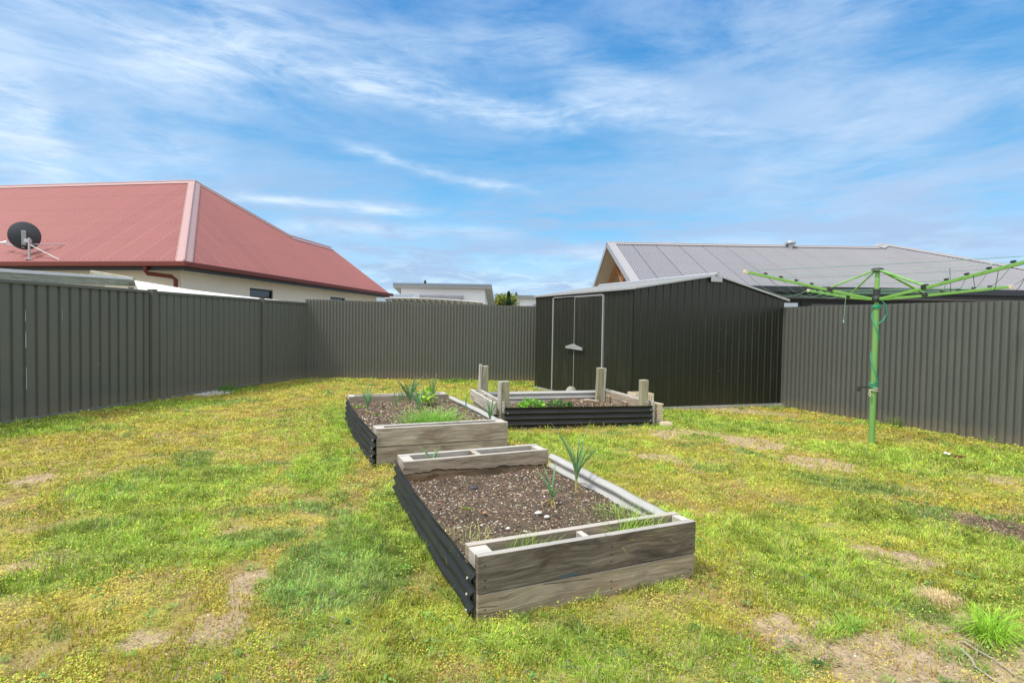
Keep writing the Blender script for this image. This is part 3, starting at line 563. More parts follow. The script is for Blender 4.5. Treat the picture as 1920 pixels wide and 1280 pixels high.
up1, up2 = U0 + 2.33, U0 + 5.19
spans = [(U0 - 5.0 + 2.33 - 2.0, U0 - .55 + .0), (U0 - .55, up1 - .075), (up1 + .075, up2 - .045), (up2 + .045, LL - .02)]
for i, (a, b) in enumerate(spans):
    mb = MB(); a = max(a, 0.0)
    sheet(mb, LA, LB, a, b, .055, 1.80, ln, PR_L if i < 2 else [(0, 0), (.80, -.004), (.87, -.018), (.95, -.018)], .1545, phase=U0 + .016)
    if i == 1:                                       # white scratches and a dent mark on the first panel
        for (u, z0, z1, w) in ((.31, 1.30, 1.48, .006), (.31, .96, 1.20, .009), (.315, .42, .74, .008), (.80, 1.32, 1.52, .004), (1.9, .3, .42, .003), (1.35, .7, .72, .01)):
            c = V2(LA) + ld * (U0 + u) + ln * .003; mb.add([c + Zv * z0, c + ld * w + Zv * (z0 + .03), c + ld * w * .8 + Zv * z1, c + ld * w * .2 + Zv * (z1 - .04)], [(0, 1, 2, 3)], 1)
    o = mb.build('fence_panel', ['fence', 'scratch'], f)
    MB().box(V2(LA) + ld * a + ln * .022 + Zv * 1.80, ld * (b - a), ln * -.06, Zv * .045, bev=.006).build('top_rail', 'fence', f)
    MB().box(V2(LA) + ld * a + ln * .024 + Zv * .012, ld * (b - a), ln * -.06, Zv * .045, bev=.006).build('bottom_rail', 'fence_rail', f)
for u, w, t_ in ((up1, .10, 1.868), (up2, .045, 1.862), (U0 - .55, .05, 1.86)):
    mb = MB().box(V2(LA) + ld * (u - w / 2) + ln * .045 - Zv * .04, ld * w, ln * -.10, Zv * (t_ + .04), bev=.004)
    if w > .08: mb.box(V2(LA) + ld * (u - .012) + ln * .0475 - Zv * .03, ld * .024, ln * -.004, Zv * (t_ + .02))
    mb.build('fence_post', 'fence', f)
    MB().box(V2(LA) + ld * (u - w / 2 - .06) - ln * .025 - Zv * .04, ld * (w + .12), ln * -.02, Zv * (t_ + .01)).build('post_shade_strip', 'dark', f)  # dark strip behind each post stands in for the shadow lines beside it
BA, BB = (0.985, 14.691), (9.5, 11.64)
bd = (V2(BB) - V2(BA)).normalized(); bn = Vector((bd.y, -bd.x, 0)); BL = (V2(BB) - V2(BA)).length
TRAP = [(0, -.011), (.12, .009), (.50, .009), (.62, -.011)]
f = empty('corrugated_fence', V2(BA, G(*BA)), 'grey green corrugated steel fence across the back of the yard', 'fence')
mb = MB(); k = 0
while k * .78 < BL:                                  # lapped sheets, each 0.78 wide, with slightly uneven tops
    a, b = k * .78, min((k + 1) * .78 + .01, BL); dz = random.uniform(-.004, .004)
    mb = MB(); sheet(mb, BA, BB, a, b, -.03, lambda u: 1.928 - u * .0112 + dz, bn, [(x_, o_ + .0012 * (k % 2)) for x_, o_ in TRAP], .078, screws=(.156, (.13, .98, -.13), .078 * .3, .009)); k += 1
    mb.build('fence_sheet', ['fence', 'screw'], f)
for z in (.2, 1.0, 1.72): MB().box(V2(BA) - bn * .02 + Zv * z, bd * BL, bn * -.045, Zv * .07).build('fence_rail', 'wood_grey', f)
RA, RB = (8.98, 11.8), (8.79, -2.2)
rd = (V2(RB) - V2(RA)).normalized(); rn = Vector((rd.y, -rd.x, 0)); RL = (V2(RB) - V2(RA)).length
f = empty('corrugated_fence', V2(RA, G(*RA)), 'grey corrugated steel fence behind the clothesline on the right', 'fence')
k = 0
TRAP2 = [(0, -.019), (.14, .013), (.50, .013), (.64, -.019)]
while k * .801 < RL:
    a, b = k * .801, min((k + 1) * .801 + .01, RL); dz = random.uniform(-.004, .004)
    mb = MB(); sheet(mb, RA, RB, a, b, lambda u: -.085 + .02 * math.sin(u), lambda u: 1.816 - .004 * u + dz + .012 * max(0, (u - 4.3)) * .3, rn, [(x_, o_ + .0012 * (k % 2)) for x_, o_ in TRAP2], .089, screws=(.178, (.11, .87, -.16), .089 * .33, .013)); k += 1
    mb.build('fence_sheet', ['fence_right', 'screw'], f)
for z in (.15, .87, 1.6): MB().box(V2(RA) - rn * .03 + Zv * z, rd * RL, rn * -.045, Zv * .07).build('fence_rail', 'wood_grey', f)

# ------------------------------------------------------------------ shed
SL, SC_, SR, SB = Vector((5.70, 11.40, 0)), Vector((5.77, 7.86, 0)), Vector((8.925, 7.50, 0)), Vector((8.86, 11.1, 0))
f = empty('garden_shed', (5.77, 7.86, -.046), 'dark green black steel garden shed with a low gable roof and double doors', 'shed')
PR_S = [(0, 0), (.05, 0), (.12, .016), (.22, .016), (.29, 0), (.6, 0), (.62, .003), (.66, .003), (.68, 0)]
gd = (SR - SC_).normalized(); gn = Vector((gd.y, -gd.x, 0)); GL = (SR - SC_).length
ZL, ZR_, ZA = 2.015, 1.905, 2.30; UA = 1.62
zt = lambda u: ZL + (ZA - ZL) * u / UA if u < UA else ZA + (ZR_ - ZA) * (u - UA) / (GL - UA)
GPR = sorted(PR_S)
mb = MB(); sheet(mb, SC_, SR, 0, UA, lambda u: -.02 - .02 * u / GL, zt, gn, GPR, .1455, phase=.125, screws=(.73, (.62, 1.36), .44, .003)); sheet(mb, SC_, SR, UA, GL, lambda u: -.02 - .02 * u / GL, zt, gn, GPR, .1455, phase=.125, screws=(.73, (.62, 1.36), 1.78, .003))
mb.build('gable_wall', ['shed', 'galv'], f)
dd_ = (SL - SC_).normalized(); dn = Vector((-dd_.y, dd_.x, 0)); DL = (SL - SC_).length
if dn.x > 0: dn = -dn
mb = MB()
for a, b in ((0, .86), (2.735, DL)): sheet(mb, SC_, SL, a, b, -.02, ZL, dn, GPR, .1455, phase=.02)
mb.add([SC_ + dd_ * .86 + Zv * 1.96, SC_ + dd_ * 2.735 + Zv * 1.96, SC_ + dd_ * 2.735 + Zv * ZL, SC_ + dd_ * .86 + Zv * ZL], [(0, 1, 2, 3)])
mb.build('door_wall', ['shed', 'galv'], f)
mb = MB(); sheet(mb, SL, SB, 0, (SB - SL).length, -.02, lambda u: min(zt(u), ZL + .16) if False else zt(u) - .01, Vector((0, 1, 0)), GPR, .1455); sheet(mb, SR, SB, 0, (SB - SR).length, -.04, ZR_, Vector((1, 0, 0)), GPR, .1455); mb.build('rear_wall', ['shed', 'galv'], f)
for a, b, off in ((.885, 1.842, .018), (1.862, 2.70, .006)):
    dr = MB(); sheet(dr, SC_ + dn * off, SL + dn * off, a, b, .0, 1.945, dn, GPR, .1455, phase=.05, screws=(.42, (.35, 1.22, 1.62), a + .22, .003), ssz=.004); o = dr.build('door', ['shed', 'galv'], f)
    if off > .01:
        MB().box(SC_ + dd_ * b + dn * .03, dd_ * .014, dn * -.02, Zv * 1.945).box(SC_ + dd_ * a + dn * .032 + Zv * 1.945, dd_ * (b - a), dn * -.02, Zv * .014).build('door_edge', 'zinc', o)
        hp = [(1.47, .905), (1.47, .955), (1.83, 1.02), (2.09, .965), (2.09, .930)]
        vs = [SC_ + dd_ * u + dn * .085 + Zv * z for u, z in hp] + [SC_ + dd_ * u + dn * .06 + Zv * z for u, z in hp]
        mb = MB().add(vs, [(0, 1, 2, 3, 4), (9, 8, 7, 6, 5)] + [(i, i + 5, (i + 1) % 5 + 5, (i + 1) % 5) for i in range(5)]); mb.box(SC_ + dd_ * 1.80 + dn * .06 + Zv * .93, dd_ * .03, dn * -.05, Zv * .09)
        mb.tube([SC_ + dd_ * 1.86 + dn * .088 + Zv * .97, SC_ + dd_ * 1.86 + dn * .096 + Zv * .97], .012); mb.build('handle', 'zinc', o)
for u, w in ((.845, .034), (2.703, .034)): MB().box(SC_ + dd_ * u + dn * .034, dd_ * w, dn * -.034, Zv * 1.965, bev=.002).build('door_jamb', 'zinc', f)
MB().box(SC_ + dd_ * .88 + dn * .036 + Zv * 1.962, dd_ * 1.823, dn * -.034, Zv * .016).build('door_track', 'zinc', f)
# scuffed corner trim, kerb strips
MB().box(SC_ - gd * .003 + gn * .004 - Zv * .02, gd * .03, gn * -.006, Zv * 2.02).box(SC_ + dn * .004 - Zv * .02, dn * -.006, dd_ * .03, Zv * 2.02).build('corner_trim', 'shed', f)
MB().box(SC_ + gn * .03 - Zv * .06, gd * GL, gn * -.06, Zv * .055).build('base_strip', 'zinc', f)
MB().box(SC_ + dn * .03 - Zv * .06, dd_ * DL, dn * -.06, Zv * .055).build('base_strip', 'zinc', f)
MB().box(SR - gd * .16 + gn * .06 - Zv * .12, gd * .18, gn * -.2, Zv * .10).build('base_block', 'concrete', f)
# roof sheets with ribs running up the slope
A0, A1 = SC_ + gd * UA + Zv * ZA, SL + (SB - SL) * .5 + Zv * ZA
def slope_sheet(mb, e0, e1, r0, r1, n_up=.008, per=.19):
    L = (e1 - e0).length; nn = (e1 - e0).cross(r0 - e0).normalized(); nn = nn if nn.z > 0 else -nn; us = []; u = 0
    while u < L: us += [(u, 0), (u + .03, 0), (u + .04, n_up), (u + .06, n_up), (u + .07, 0)]; u += per
    us = [q for q in us if q[0] < L] + [(L, 0)]
    mb.grid([[e0 + (e1 - e0) * (u / L) + nn * o for u, o in us], [r0 + (r1 - r0) * (u / L) + nn * o for u, o in us]])
fo = gn * .06; lo_ = -gd * .06
sh = MB(); slope_sheet(sh, SC_ + lo_ + fo + Zv * (ZL + .02), SL + lo_ - fo + Zv * (ZL + .02), A0 + fo + Zv * .025, A1 - fo + Zv * .025)
slope_sheet(sh, SR + gd * .06 + fo + Zv * (ZR_ + .02), SB + gd * .06 - fo + Zv * (ZR_ + .02), A0 + fo + Zv * .025, A1 - fo + Zv * .025); sh.build('roof', 'shed_roof', f)
def barge(p, q, h=.035, t=.028):
    d = (q - p); side = gn * -t; MB().box(p, d, side, d.cross(gn).normalized() * (h if d.cross(gn).z > 0 else -h), bev=.004).build('barge_trim', 'zinc', f)
barge(SC_ + lo_ + fo + Zv * (ZL - .004), A0 + fo + Zv * .002); barge(SR + gd * .07 + fo + Zv * (ZR_ - .004), A0 + fo + Zv * .002)
MB().box(SC_ + lo_ + fo + Zv * (ZL - .005), (SL - SC_) - fo * 2, gd * .02, Zv * .03, bev=.003).build('eave_trim', 'zinc', f)
MB().box(A0 + gn * .065 - gd * .12 - Zv * .10, gd * .235, gn * -.006, Zv * .11, bev=.002).build('apex_plate', 'galv', f)
MB().tube([A0 + gn * .09 + Zv * .035, A1 + Zv * .035], .035, 8).build('ridge_cap', 'zinc', f)
MB().tube([SC_ - gd * .06 + gn * .066 + Zv * (ZL + .01), SC_ - gd * .02 + gn * .066 + Zv * (ZL + .01)], .016, 8).build('gutter_end', 'zinc', f)

# ------------------------------------------------------------------ garden beds
def board(name, par, o, ax, ay, az, mat, bev=.004, nails=None, nn=None):
    mb = MB().box(o, ax, ay, az, bev=bev)
    if nails:
        o = Vector(o); ax_n = Vector(ax).normalized()
        for u, z in nails:
            c = o + ax_n * u + Zv * z + nn * .0015; r = .0045
            mb.add([c + ax_n * (r * math.cos(k * 1.05)) + Zv * (r * math.sin(k * 1.05)) for k in range(6)], [tuple(range(6))], 1)
    return mb.build(name, [mat, 'nail'], par)
def corrugated(par, P0, P1, zt0, zt1, zb, nout, pitch=.076, amp=.011, bow=0.0, lean=0.0, name='corrugated_side', outm='cor_out', inm='cor_in', screws=True, hem=True):
    P0, P1, n = V2(P0), V2(P1), Vector(nout).normalized(); mb = MB(); NS = 26; m = int((zt0 - zb) / pitch * 10); rows_o, rows_i = [], []
    for j in range(m + 1):
        fz = j / m; ro, ri = [], []
        for i in range(NS + 1):
            t_ = i / NS; zt_ = zt0 + (zt1 - zt0) * t_; z = zt_ + (zb - zt_) * fz; ph = (zt_ - z) / pitch * 2 * math.pi
            o_ = amp * math.cos(ph) + bow * 4 * t_ * (1 - t_) * (1 - .5 * fz) + lean * fz + .004 * math.sin(t_ * 23 + fz * 3)
            p = P0 + (P1 - P0) * t_; ro.append(p + n * (o_ + .0015) + Zv * z); ri.append(p + n * (o_ - .0015) + Zv * z)
        rows_o.append(ro); rows_i.append(ri)
    mb.grid(rows_o, 0, smooth=True); mb.grid(rows_i, 1, smooth=True, flip=True)
    mb.grid([rows_i[0], rows_o[0]], 0)
    mb.grid([[r[0] for r in rows_o], [r[0] for r in rows_i]], 0); mb.grid([[r[-1] for r in rows_o], [r[-1] for r in rows_i]], 0)
    if screws:
        L = (P1 - P0).length; d = (P1 - P0).normalized()
        for u in (.04, L - .04):
            for k in range(int((zt0 - zb) / pitch)):
                if k == 1 and outm == 'cor_out2': continue
                z = zt0 - (k + 1) * pitch + .0; c = P0 + d * u + n * (amp + .004 + lean * (zt0 - z) / (zt0 - zb)) + Zv * z
                mb.tube([c, c + n * .006], .0065, 6, mi=2)
    return mb.build(name, [outm, inm, 'screw_white'], par)
def soil_bed(par, c4, z, zf, name='soil', step=.025, chips=3000, crumbs=7000, big=1.0, tones=None):
    c4 = [np.array(c) for c in c4]; nu = int(np.linalg.norm(c4[1] - c4[0]) / step); nv = int(np.linalg.norm(c4[3] - c4[0]) / step)
    def P_(u, v): return (c4[0] * ((1 - u) * (1 - v))[:, None] + c4[1] * (u * (1 - v))[:, None] + c4[2] * (u * v)[:, None] + c4[3] * ((1 - u) * v)[:, None])
    uu, vv = np.meshgrid(np.linspace(0, 1, nu), np.linspace(0, 1, nv)); p = P_(uu.ravel(), vv.ravel()); org = np.array(parent_world(par))
    hz = lambda x, y, u, v: z + zf(u, v) + .035 * (fbm(x, y, 4, 3, 7) - .5) + .022 * (fbm(x, y, 18, 3, 8) - .5)
    zz_ = hz(p[:, 0], p[:, 1], uu.ravel(), vv.ravel()); n = fbm(p[:, 0], p[:, 1], 12, 4, 12)[:, None]; n2 = fbm(p[:, 0], p[:, 1], 4, 3, 14)[:, None]
    col = (np.array([.080, .060, .045]) * (1 - n2) + np.array([.165, .122, .088]) * n2) * (.5 + 1.0 * n)
    idx = np.arange(nu * nv).reshape(nv, nu); q = np.stack([idx[:-1, :-1], idx[:-1, 1:], idx[1:, 1:], idx[1:, :-1]], -1).reshape(-1, 4)
    s = np_mesh(name, np.stack([p[:, 0], p[:, 1], zz_], 1) - org, q.ravel(), np.full(len(q), 4), 'soil', col, par, True)
    u, v = rng.random(crumbs), rng.random(crumbs); p = P_(u, v); zz_ = hz(p[:, 0], p[:, 1], u, v)
    c = jit((.11, .082, .060), crumbs, .4); m = rng.random(crumbs) < .25; c[m] = jit((.42, .32, .22), m.sum(), .3); m = rng.random(crumbs) < .03; c[m] = jit((.7, .68, .62), m.sum(), .1)
    o = rock_mesh('soil_crumbs', p[:, 0] - org[0], p[:, 1] - org[1], zz_ - org[2], (.0025 + .006 * rng.random(crumbs) ** 3) * big, c, par, 'chips'); o['kind'] = 'stuff'
    u, v = rng.random(chips), rng.random(chips); p = P_(u, v); zz_ = hz(p[:, 0], p[:, 1], u, v)
    c = jit((.20, .14, .097), chips, .4); m = rng.random(chips) < .22; c[m] = jit((.54, .43, .30), m.sum(), .2); m = rng.random(chips) < .12; c[m] = jit((.10, .075, .06), m.sum(), .3)
    m = rng.random(chips) < .05; c[m] = jit((.72, .70, .64), m.sum(), .1)
    o = chip_mesh('mulch', p[:, 0] - org[0], p[:, 1] - org[1], zz_ - org[2] + .002, (.008 + .026 * rng.random(chips) ** 2) * big, (.003 + .006 * rng.random(chips)) * big, c, par); o['kind'] = 'stuff'
    return hz
T = .042
def trough(par, A, B, nin, D, zt, zb, split, mo=('wood_dark', 'wood_mid'), mi_='wood_mid', endm='wood_grey', e=(.09, .055), dividers=(), ztin=None, nails=True, zbin=.0, rot=False):
    """planter box of boards: A-B outer face line, nin points into the bed"""
    A, B, n = V2(A), V2(B), Vector(nin).normalized(); d = (B - A).normalized(); L = (B - A).length; ztin = ztin or zt
    nl = [(.035, .03), (.037, .06), (.034, .13), (L * .57, .04), (L * .57, .075), (L * .57, .115), (L - .03, .05), (L - .03, .10), (L - .034, .15)] if nails else None
    nl2 = [(.035, .04), (.036, .10), (L * .57, .03), (L * .57, .075), (L * .57, .115), (L - .03, .05), (L - .03, .09)] if nails else None
    if split: 
        board('board', par, A + Zv * (split + .004), d * L, n * T, Zv * (zt - split - .004), mo[0], nails=nl, nn=-n)
        board('board', par, A + n * .002 + d * .003 + Zv * zb, d * (L - .005), n * T, Zv * (split - zb - .002), mo[1], nails=nl2, nn=-n)
    else: board('board', par, A + Zv * zb, d * L, n * T, Zv * (zt - zb), mo[0], nails=nl, nn=-n)
    if not rot: board('board', par, A + n * (D - T) + Zv * zbin, d * L, n * T, Zv * (ztin - zbin), mi_)
    board('end_block', par, A + n * (T + .001) + d * .002 + Zv * zb, d * e[0], n * (D - 2 * T - .002), Zv * (zt - zb - .006), endm)
    board('end_block', par, A + n * (T + .001) + d * (L - e[1] - .002) + Zv * zb, d * e[1], n * (D - 2 * T - .002), Zv * (zt - zb - .004), endm)
    for u, w, zz_, m in dividers: board('divider', par, A + n * (T + .003) + d * u + Zv * zb, d * w, n * (D - 2 * T - .006), Zv * (zz_ - zb), m)
GRP = 'raised garden beds of boards and corrugated steel'
# nearest bed
b1 = empty('raised_garden_bed', (1.55, 3.4, G(1.55, 3.4)), 'nearest raised bed, dark front board, mulch and one tall onion clump', 'garden bed', GRP)
trough(b1, (.912, 2.378), (2.198, 2.378), (0, 1, 0), .182, .305, -.05, .125, e=(.092, .05), dividers=((.60, .035, .295, 'wood_grey'), (.70, .10, .262, 'wood_rot')), mi_='wood_mid')
MB().add([(1.33, 2.3768, .137), (1.375, 2.3768, .133), (1.45, 2.3768, .136), (1.452, 2.3768, .142), (1.41, 2.3768, .150), (1.385, 2.3768, .146), (1.352, 2.3768, .1475)], [(0, 1, 2, 3, 4, 5, 6)]).build('paint_smear', paint('blue_paint_smear', (.06, .10, .125), .8, .5, 25), b1)
trough(b1, (2.27, 4.50), (1.012, 4.50), (0, -1, 0), .255, .305, -.03, .12, mo=('wood_grey', 'wood_grey'), endm='wood_grey', e=(.07, .085), dividers=((.60, .05, .30, 'wood_rot'),), nails=False, rot=True)
# inner rear board: sound above, rotten below with a ragged crack
mb = MB(); NB = 90; x0, x1, yy = 1.006, 2.262, 4.246
xs_ = np.linspace(0, 1, NB + 1); rag = list(.217 - .018 * xs_ + .075 * (fbm(xs_ * 3.1, xs_ * 0 + 2.2, 1.6, 2, 5) - .5) + .030 * (fbm(xs_ * 3, xs_ * 0 + .7, 9, 3, 6) - .5) - .012 * np.clip(1 - xs_ / .35, 0, 1))
for fr, (za, zb_) in enumerate((([r for r in rag], [.305] * (NB + 1)),)):
    rows = [[Vector((x0 + (x1 - x0) * i / NB, yy, za[i])) for i in range(NB + 1)], [Vector((x0 + (x1 - x0) * i / NB, yy, .305)) for i in range(NB + 1)], [Vector((x0 + (x1 - x0) * i / NB, yy + T, .305)) for i in range(NB + 1)], [Vector((x0 + (x1 - x0) * i / NB, yy + T, za[i])) for i in range(NB + 1)]]
    uv = [(v.x + 3.3, v.z + v.y * 1.0) for r in rows for v in r]; mb.grid(rows, 0, uv); mb.grid([rows[3], rows[0]], 0, [(v.x, v.y) for r in (rows[3], rows[0]) for v in r])
    for c in (0, NB): mb.add([rows[k][c] for k in range(4)], [(0, 1, 2, 3)], 0, [(v.y, v.z) for v in [rows[k][c] for k in range(4)]])
mb.build('board', 'wood_mid', b1)
mb = MB(); rows = []
for j, z in enumerate((.02, .09, .13, 1)):
    rows.append([Vector((x0 + .004 + (x1 - x0 - .008) * i / NB, yy + .006 + (.012 if j == 3 else random.uniform(0, .006)), (rag[i] - .004 - .016 * float(vn(np.array([i * .13]), np.array([3.3]), 1.0)[0])) if z == 1 else z)) for i in range(NB + 1)])
rows.append([v + Vector((0, .028, 0)) for v in rows[-1]]); mb.grid(rows, 0, [(v.x, v.z + v.y) for r in rows for v in r]); mb.build('board', 'wood_rot', b1)['label'] = 'rotten brown lower board'
MB().box((x0 + .01, yy + .03, .0), (x1 - x0 - .02, 0, 0), (0, .010, 0), (0, 0, .27)).build('backing_board', 'wood_dark', b1)
corrugated(b1, (.905, 2.40), (.995, 4.49), .262, .275, -.045, (-1, .03, 0), amp=.014, bow=.022, lean=.01, inm='cor_out')
corrugated(b1, (2.275, 4.25), (2.205, 2.55), .275, .262, -.045, (1, .03, 0), amp=.014, bow=.02)
hz1 = soil_bed(b1, ((.915, 2.555), (2.215, 2.555), (2.285, 4.265), (.985, 4.265)), .165, lambda u, v: -.03 * (v - .4) - .01 * np.exp(-((u - .5) / .2) ** 2), chips=3600, crumbs=14000)
soil_bed(b1, ((1.0, 2.42), (2.14, 2.42), (2.14, 2.52), (1.0, 2.52)), .17, lambda u, v: 0 * u, chips=150, crumbs=500)
soil_bed(b1, ((1.09, 4.29), (2.19, 4.29), (2.19, 4.455), (1.09, 4.455)), .20, lambda u, v: 0 * u, chips=150, crumbs=500)
# middle bed
b2 = empty('raised_garden_bed', (1.75, 6.7, G(1.75, 6.7)), 'middle raised bed on the left with pale boards and many spring onions', 'garden bed', GRP)
trough(b2, (1.012, 5.412), (2.375, 5.37), (.03, 1, 0), .20, .355, -.05, .172, mo=('wood_pale', 'wood_pale'), mi_='wood_grey', e=(.09, .09), dividers=((.75, .05, .33, 'wood_grey'),))
trough(b2, (2.515, 8.085), (1.115, 8.155), (-.03, -1, 0), .235, .352, -.03, .17, mo=('wood_grey', 'wood_grey'), mi_='wood_mid', e=(.08, .08), dividers=((.7, .05, .34, 'wood_grey'),), nails=False)
corrugated(b2, (1.00, 5.38), (1.10, 8.12), .322, .325, -.045, (-1, .03, 0), amp=.015, bow=.03, lean=.02, inm='cor_out')
corrugated(b2, (2.525, 7.87), (2.40, 5.56), .325, .32, -.045, (1, .03, 0), amp=.014, bow=.03)
hz2 = soil_bed(b2, ((1.01, 5.60), (2.405, 5.565), (2.535, 7.87), (1.10, 7.93)), .245, lambda u, v: .01 * v, step=.035, chips=3800, crumbs=7000, big=1.35)
soil_bed(b2, ((1.10, 5.46), (2.28, 5.43), (2.28, 5.53), (1.10, 5.57)), .28, lambda u, v: 0 * u, chips=120, crumbs=400)
soil_bed(b2, ((1.2, 7.97), (2.43, 7.91), (2.43, 8.03), (1.2, 8.10)), .27, lambda u, v: 0 * u, chips=120, crumbs=400)
# far bed with posts
UU, VV = Vector((.988, -.155, 0)), Vector((.155, .988, 0)); A3 = Vector((2.955, 6.80, 0)); B3 = lambda u, v, z=0: A3 + UU * u + VV * v + Zv * z
b3 = empty('raised_garden_bed', (4.1, 7.4, G(4.1, 7.4)), 'far raised bed with four tall corner posts beside the shed', 'garden bed', GRP)
corrugated(b3, B3(0, 0), B3(2.19, .0), .278, .258, -.045, -VV, amp=.014, outm='cor_out2', pitch=.077)
corrugated(b3, B3(2.16, 1.62), B3(.0, 1.62), .29, .29, -.045, VV, amp=.013)
A_, B_ = B3(-.155, 1.63), B3(-.155, -.02)
o_ = A_; d_ = (B_ - A_); MB().box(A_ + Zv * .19, d_, UU * .035, Zv * .15 + Vector((0, 0, 0)), bev=.003).build('board', 'wood_grey', b3)
MB().box(B3(-.02, 1.63, .19), B3(-.02, .05) - B3(-.02, 1.63), UU * .035, Zv * .15, bev=.003).build('board', 'wood_grey', b3)
MB().box(B3(-.10, 1.62, -.03), B3(-.10, .3) - B3(-.10, 1.62), UU * .035, Zv * .17, bev=.003).build('board', 'wood_grey', b3)
for v, w in ((1.585, .04), (1.0, .05), (.16, .04)): MB().box(B3(-.118, v, .19), UU * .097, VV * w, Zv * .14, bev=.003).build('divider', 'wood_grey', b3)
MB().box(B3(2.11, .02, -.03), B3(2.11, 1.63) - B3(2.11, .02), UU * .04, Zv * .34, bev=.003).build('board', 'wood_mid', b3)
MB().box(B3(2.20, .02, -.03), B3(2.20, 1.63) - B3(2.20, .02), UU * .035, Zv * .34, bev=.003).build('board', 'wood_grey', b3)
MB().box(B3(2.085, 1.20, .0), UU * .03, VV * .13, Zv * .24, bev=.006).build('end_block', 'wood_rot', b3)
MB().box(B3(2.085, .62, .0), UU * .03, VV * .16, Zv * .22, bev=.006).build('end_block', 'wood_rot', b3)
for (u, v, h_, tl, pl, lab) in ((-.03, .075, .665, .01, -1, 'grey green post at the near left corner'), (2.045, .06, .665, 0, 0, 'square post at the near right corner'), (-.005, 1.50, .765, .02, -1, 'tall post at the far left corner'), (1.955, 1.42, .735, .02, 1, 'post at the far right corner')):
    mb = MB().box(B3(u, v, -.05), UU * .105, VV * .10, Zv * h_ + UU * tl, bev=.006); o = mb.build('post', 'wood_post', b3); o['label'] = lab
    if pl: MB().box(B3(u - .034 if pl < 0 else u + .107, v - .01, .0), UU * .03, VV * .11, Zv * (h_ - .055 + (.03 if v > 1 and pl < 0 else 0)) + UU * tl, bev=.003).build('side_plank', 'wood_grey', b3)
hz3 = soil_bed(b3, [np.array(B3(*q_)[:2]) for q_ in ((.02, .01), (2.1, .01), (2.1, 1.61), (.02, 1.61))], .10, lambda u, v: .07 * np.exp(-(((u - .65) / .25) ** 2 + ((v - .7) / .25) ** 2)), step=.035, chips=3000, crumbs=5000, big=1.6)
n = 160; uu = 1.05 + .75 * rng.random(n); vv = .9 + .6 * rng.random(n); pp = np.array([B3(a, b) for a, b in zip(uu, vv)])
o = rock_mesh('soil_clods', pp[:, 0] - 4.1, pp[:, 1] - 7.4, np.full(n, .13 - b3.location.z) + .05 * rng.random(n), .012 + .03 * rng.random(n) ** 2, jit((.20, .13, .085), n, .3), b3, 'chips', .8); o['kind'] = 'stuff'
mb = MB(); mb.tube([B3(1.55, 1.22, .15), B3(1.70, 1.24, .165), B3(1.88, 1.20, .15)], [.03, .038, .026], 9); tag(mb.build('rotting_log', 'wood_rot'), 'brown rotting piece of log lying on the soil of the far bed', 'log')

# things by the far bed
c = empty('plastic_crate', (5.62, 7.42, G(5.62, 7.42)), 'cream slotted plastic crate standing behind the far bed', 'crate')
cu, cv = Vector((.30, -.05, 0)), Vector((.05, .30, 0)); o0 = Vector((5.50, 7.36, -.04))
MB().box(o0, cu, cv, Zv * .012).build('base', 'plastic_cream', c)
for o_, a_, b_ in ((o0, cu, cv), (o0 + cv, cu, cv), (o0, cv, cu), (o0 + cu, cv, cu)):
    mb = MB(); L = a_.length; dn_ = a_.normalized(); th = b_.normalized() * .008
    for z0, z1 in ((.012, .08), (.155, .20), (.305, .345)): mb.box(o_ + Zv * z0, a_, th, Zv * (z1 - z0))
    for k in range(9): mb.box(o_ + dn_ * (k * (L - .014) / 8) + th * .1 + Zv * .08, dn_ * .014, th * .8, Zv * .23)
    mb.build('slotted_side', 'plastic_cream', c)
c = empty('seed_tray_stack', (5.34, 6.62, G(5.34, 6.62)), 'stack of cream plastic trays against the right end of the far bed', 'plastic trays')
for k in range(4):
    w = .125 - .012 * (k % 2); z = -.045 + k * .078; x0_ = 5.275 + .006 * (k % 2)
    mb = MB().box((x0_, 6.56, z), (w * .75, -.01, 0), (.01, .26, 0), (0, 0, .055), bev=.006).box((x0_ - .012, 6.548, z + .055), (w * .75 + .024, -.01, 0), (.01, .284, 0), (0, 0, .018), bev=.004); mb.build('tray', 'plastic_cream', c)
tag(MB().box((5.24, 6.40, -.043), (.17, -.03, 0), (.02, .11, 0), (0, 0, .045), bev=.008).box((5.25, 6.41, .002), (.15, -.026, 0), (.016, .09, 0), (0, 0, .014), bev=.004).build('plastic_tray', 'plastic_cream'), 'single cream plastic tray lying on the ground by the tray stack', 'plastic tray')
bm = bmesh.new(); bmesh.ops.create_icosphere(bm, subdivisions=3, radius=1)
mb = MB(); vs = []
for v in bm.verts:
    k = 1 + .22 * (vn(np.array([v.co.x * 2 + 9]), np.array([v.co.y * 2 + v.co.z + 5]), 1.3)[0] - .5); vs.append(Vector((v.co.x * .115 * k, v.co.y * .10 * k, v.co.z * .14 * k)) + Vector((5.46, 9.36, .075)))
mb.add(vs, [tuple(v.index for v in f_.verts) for f_ in bm.faces], smooth=True); bm.free()
tag(mb.build('boulder', 'stone'), 'pale rounded boulder holding the shed door shut', 'rock')

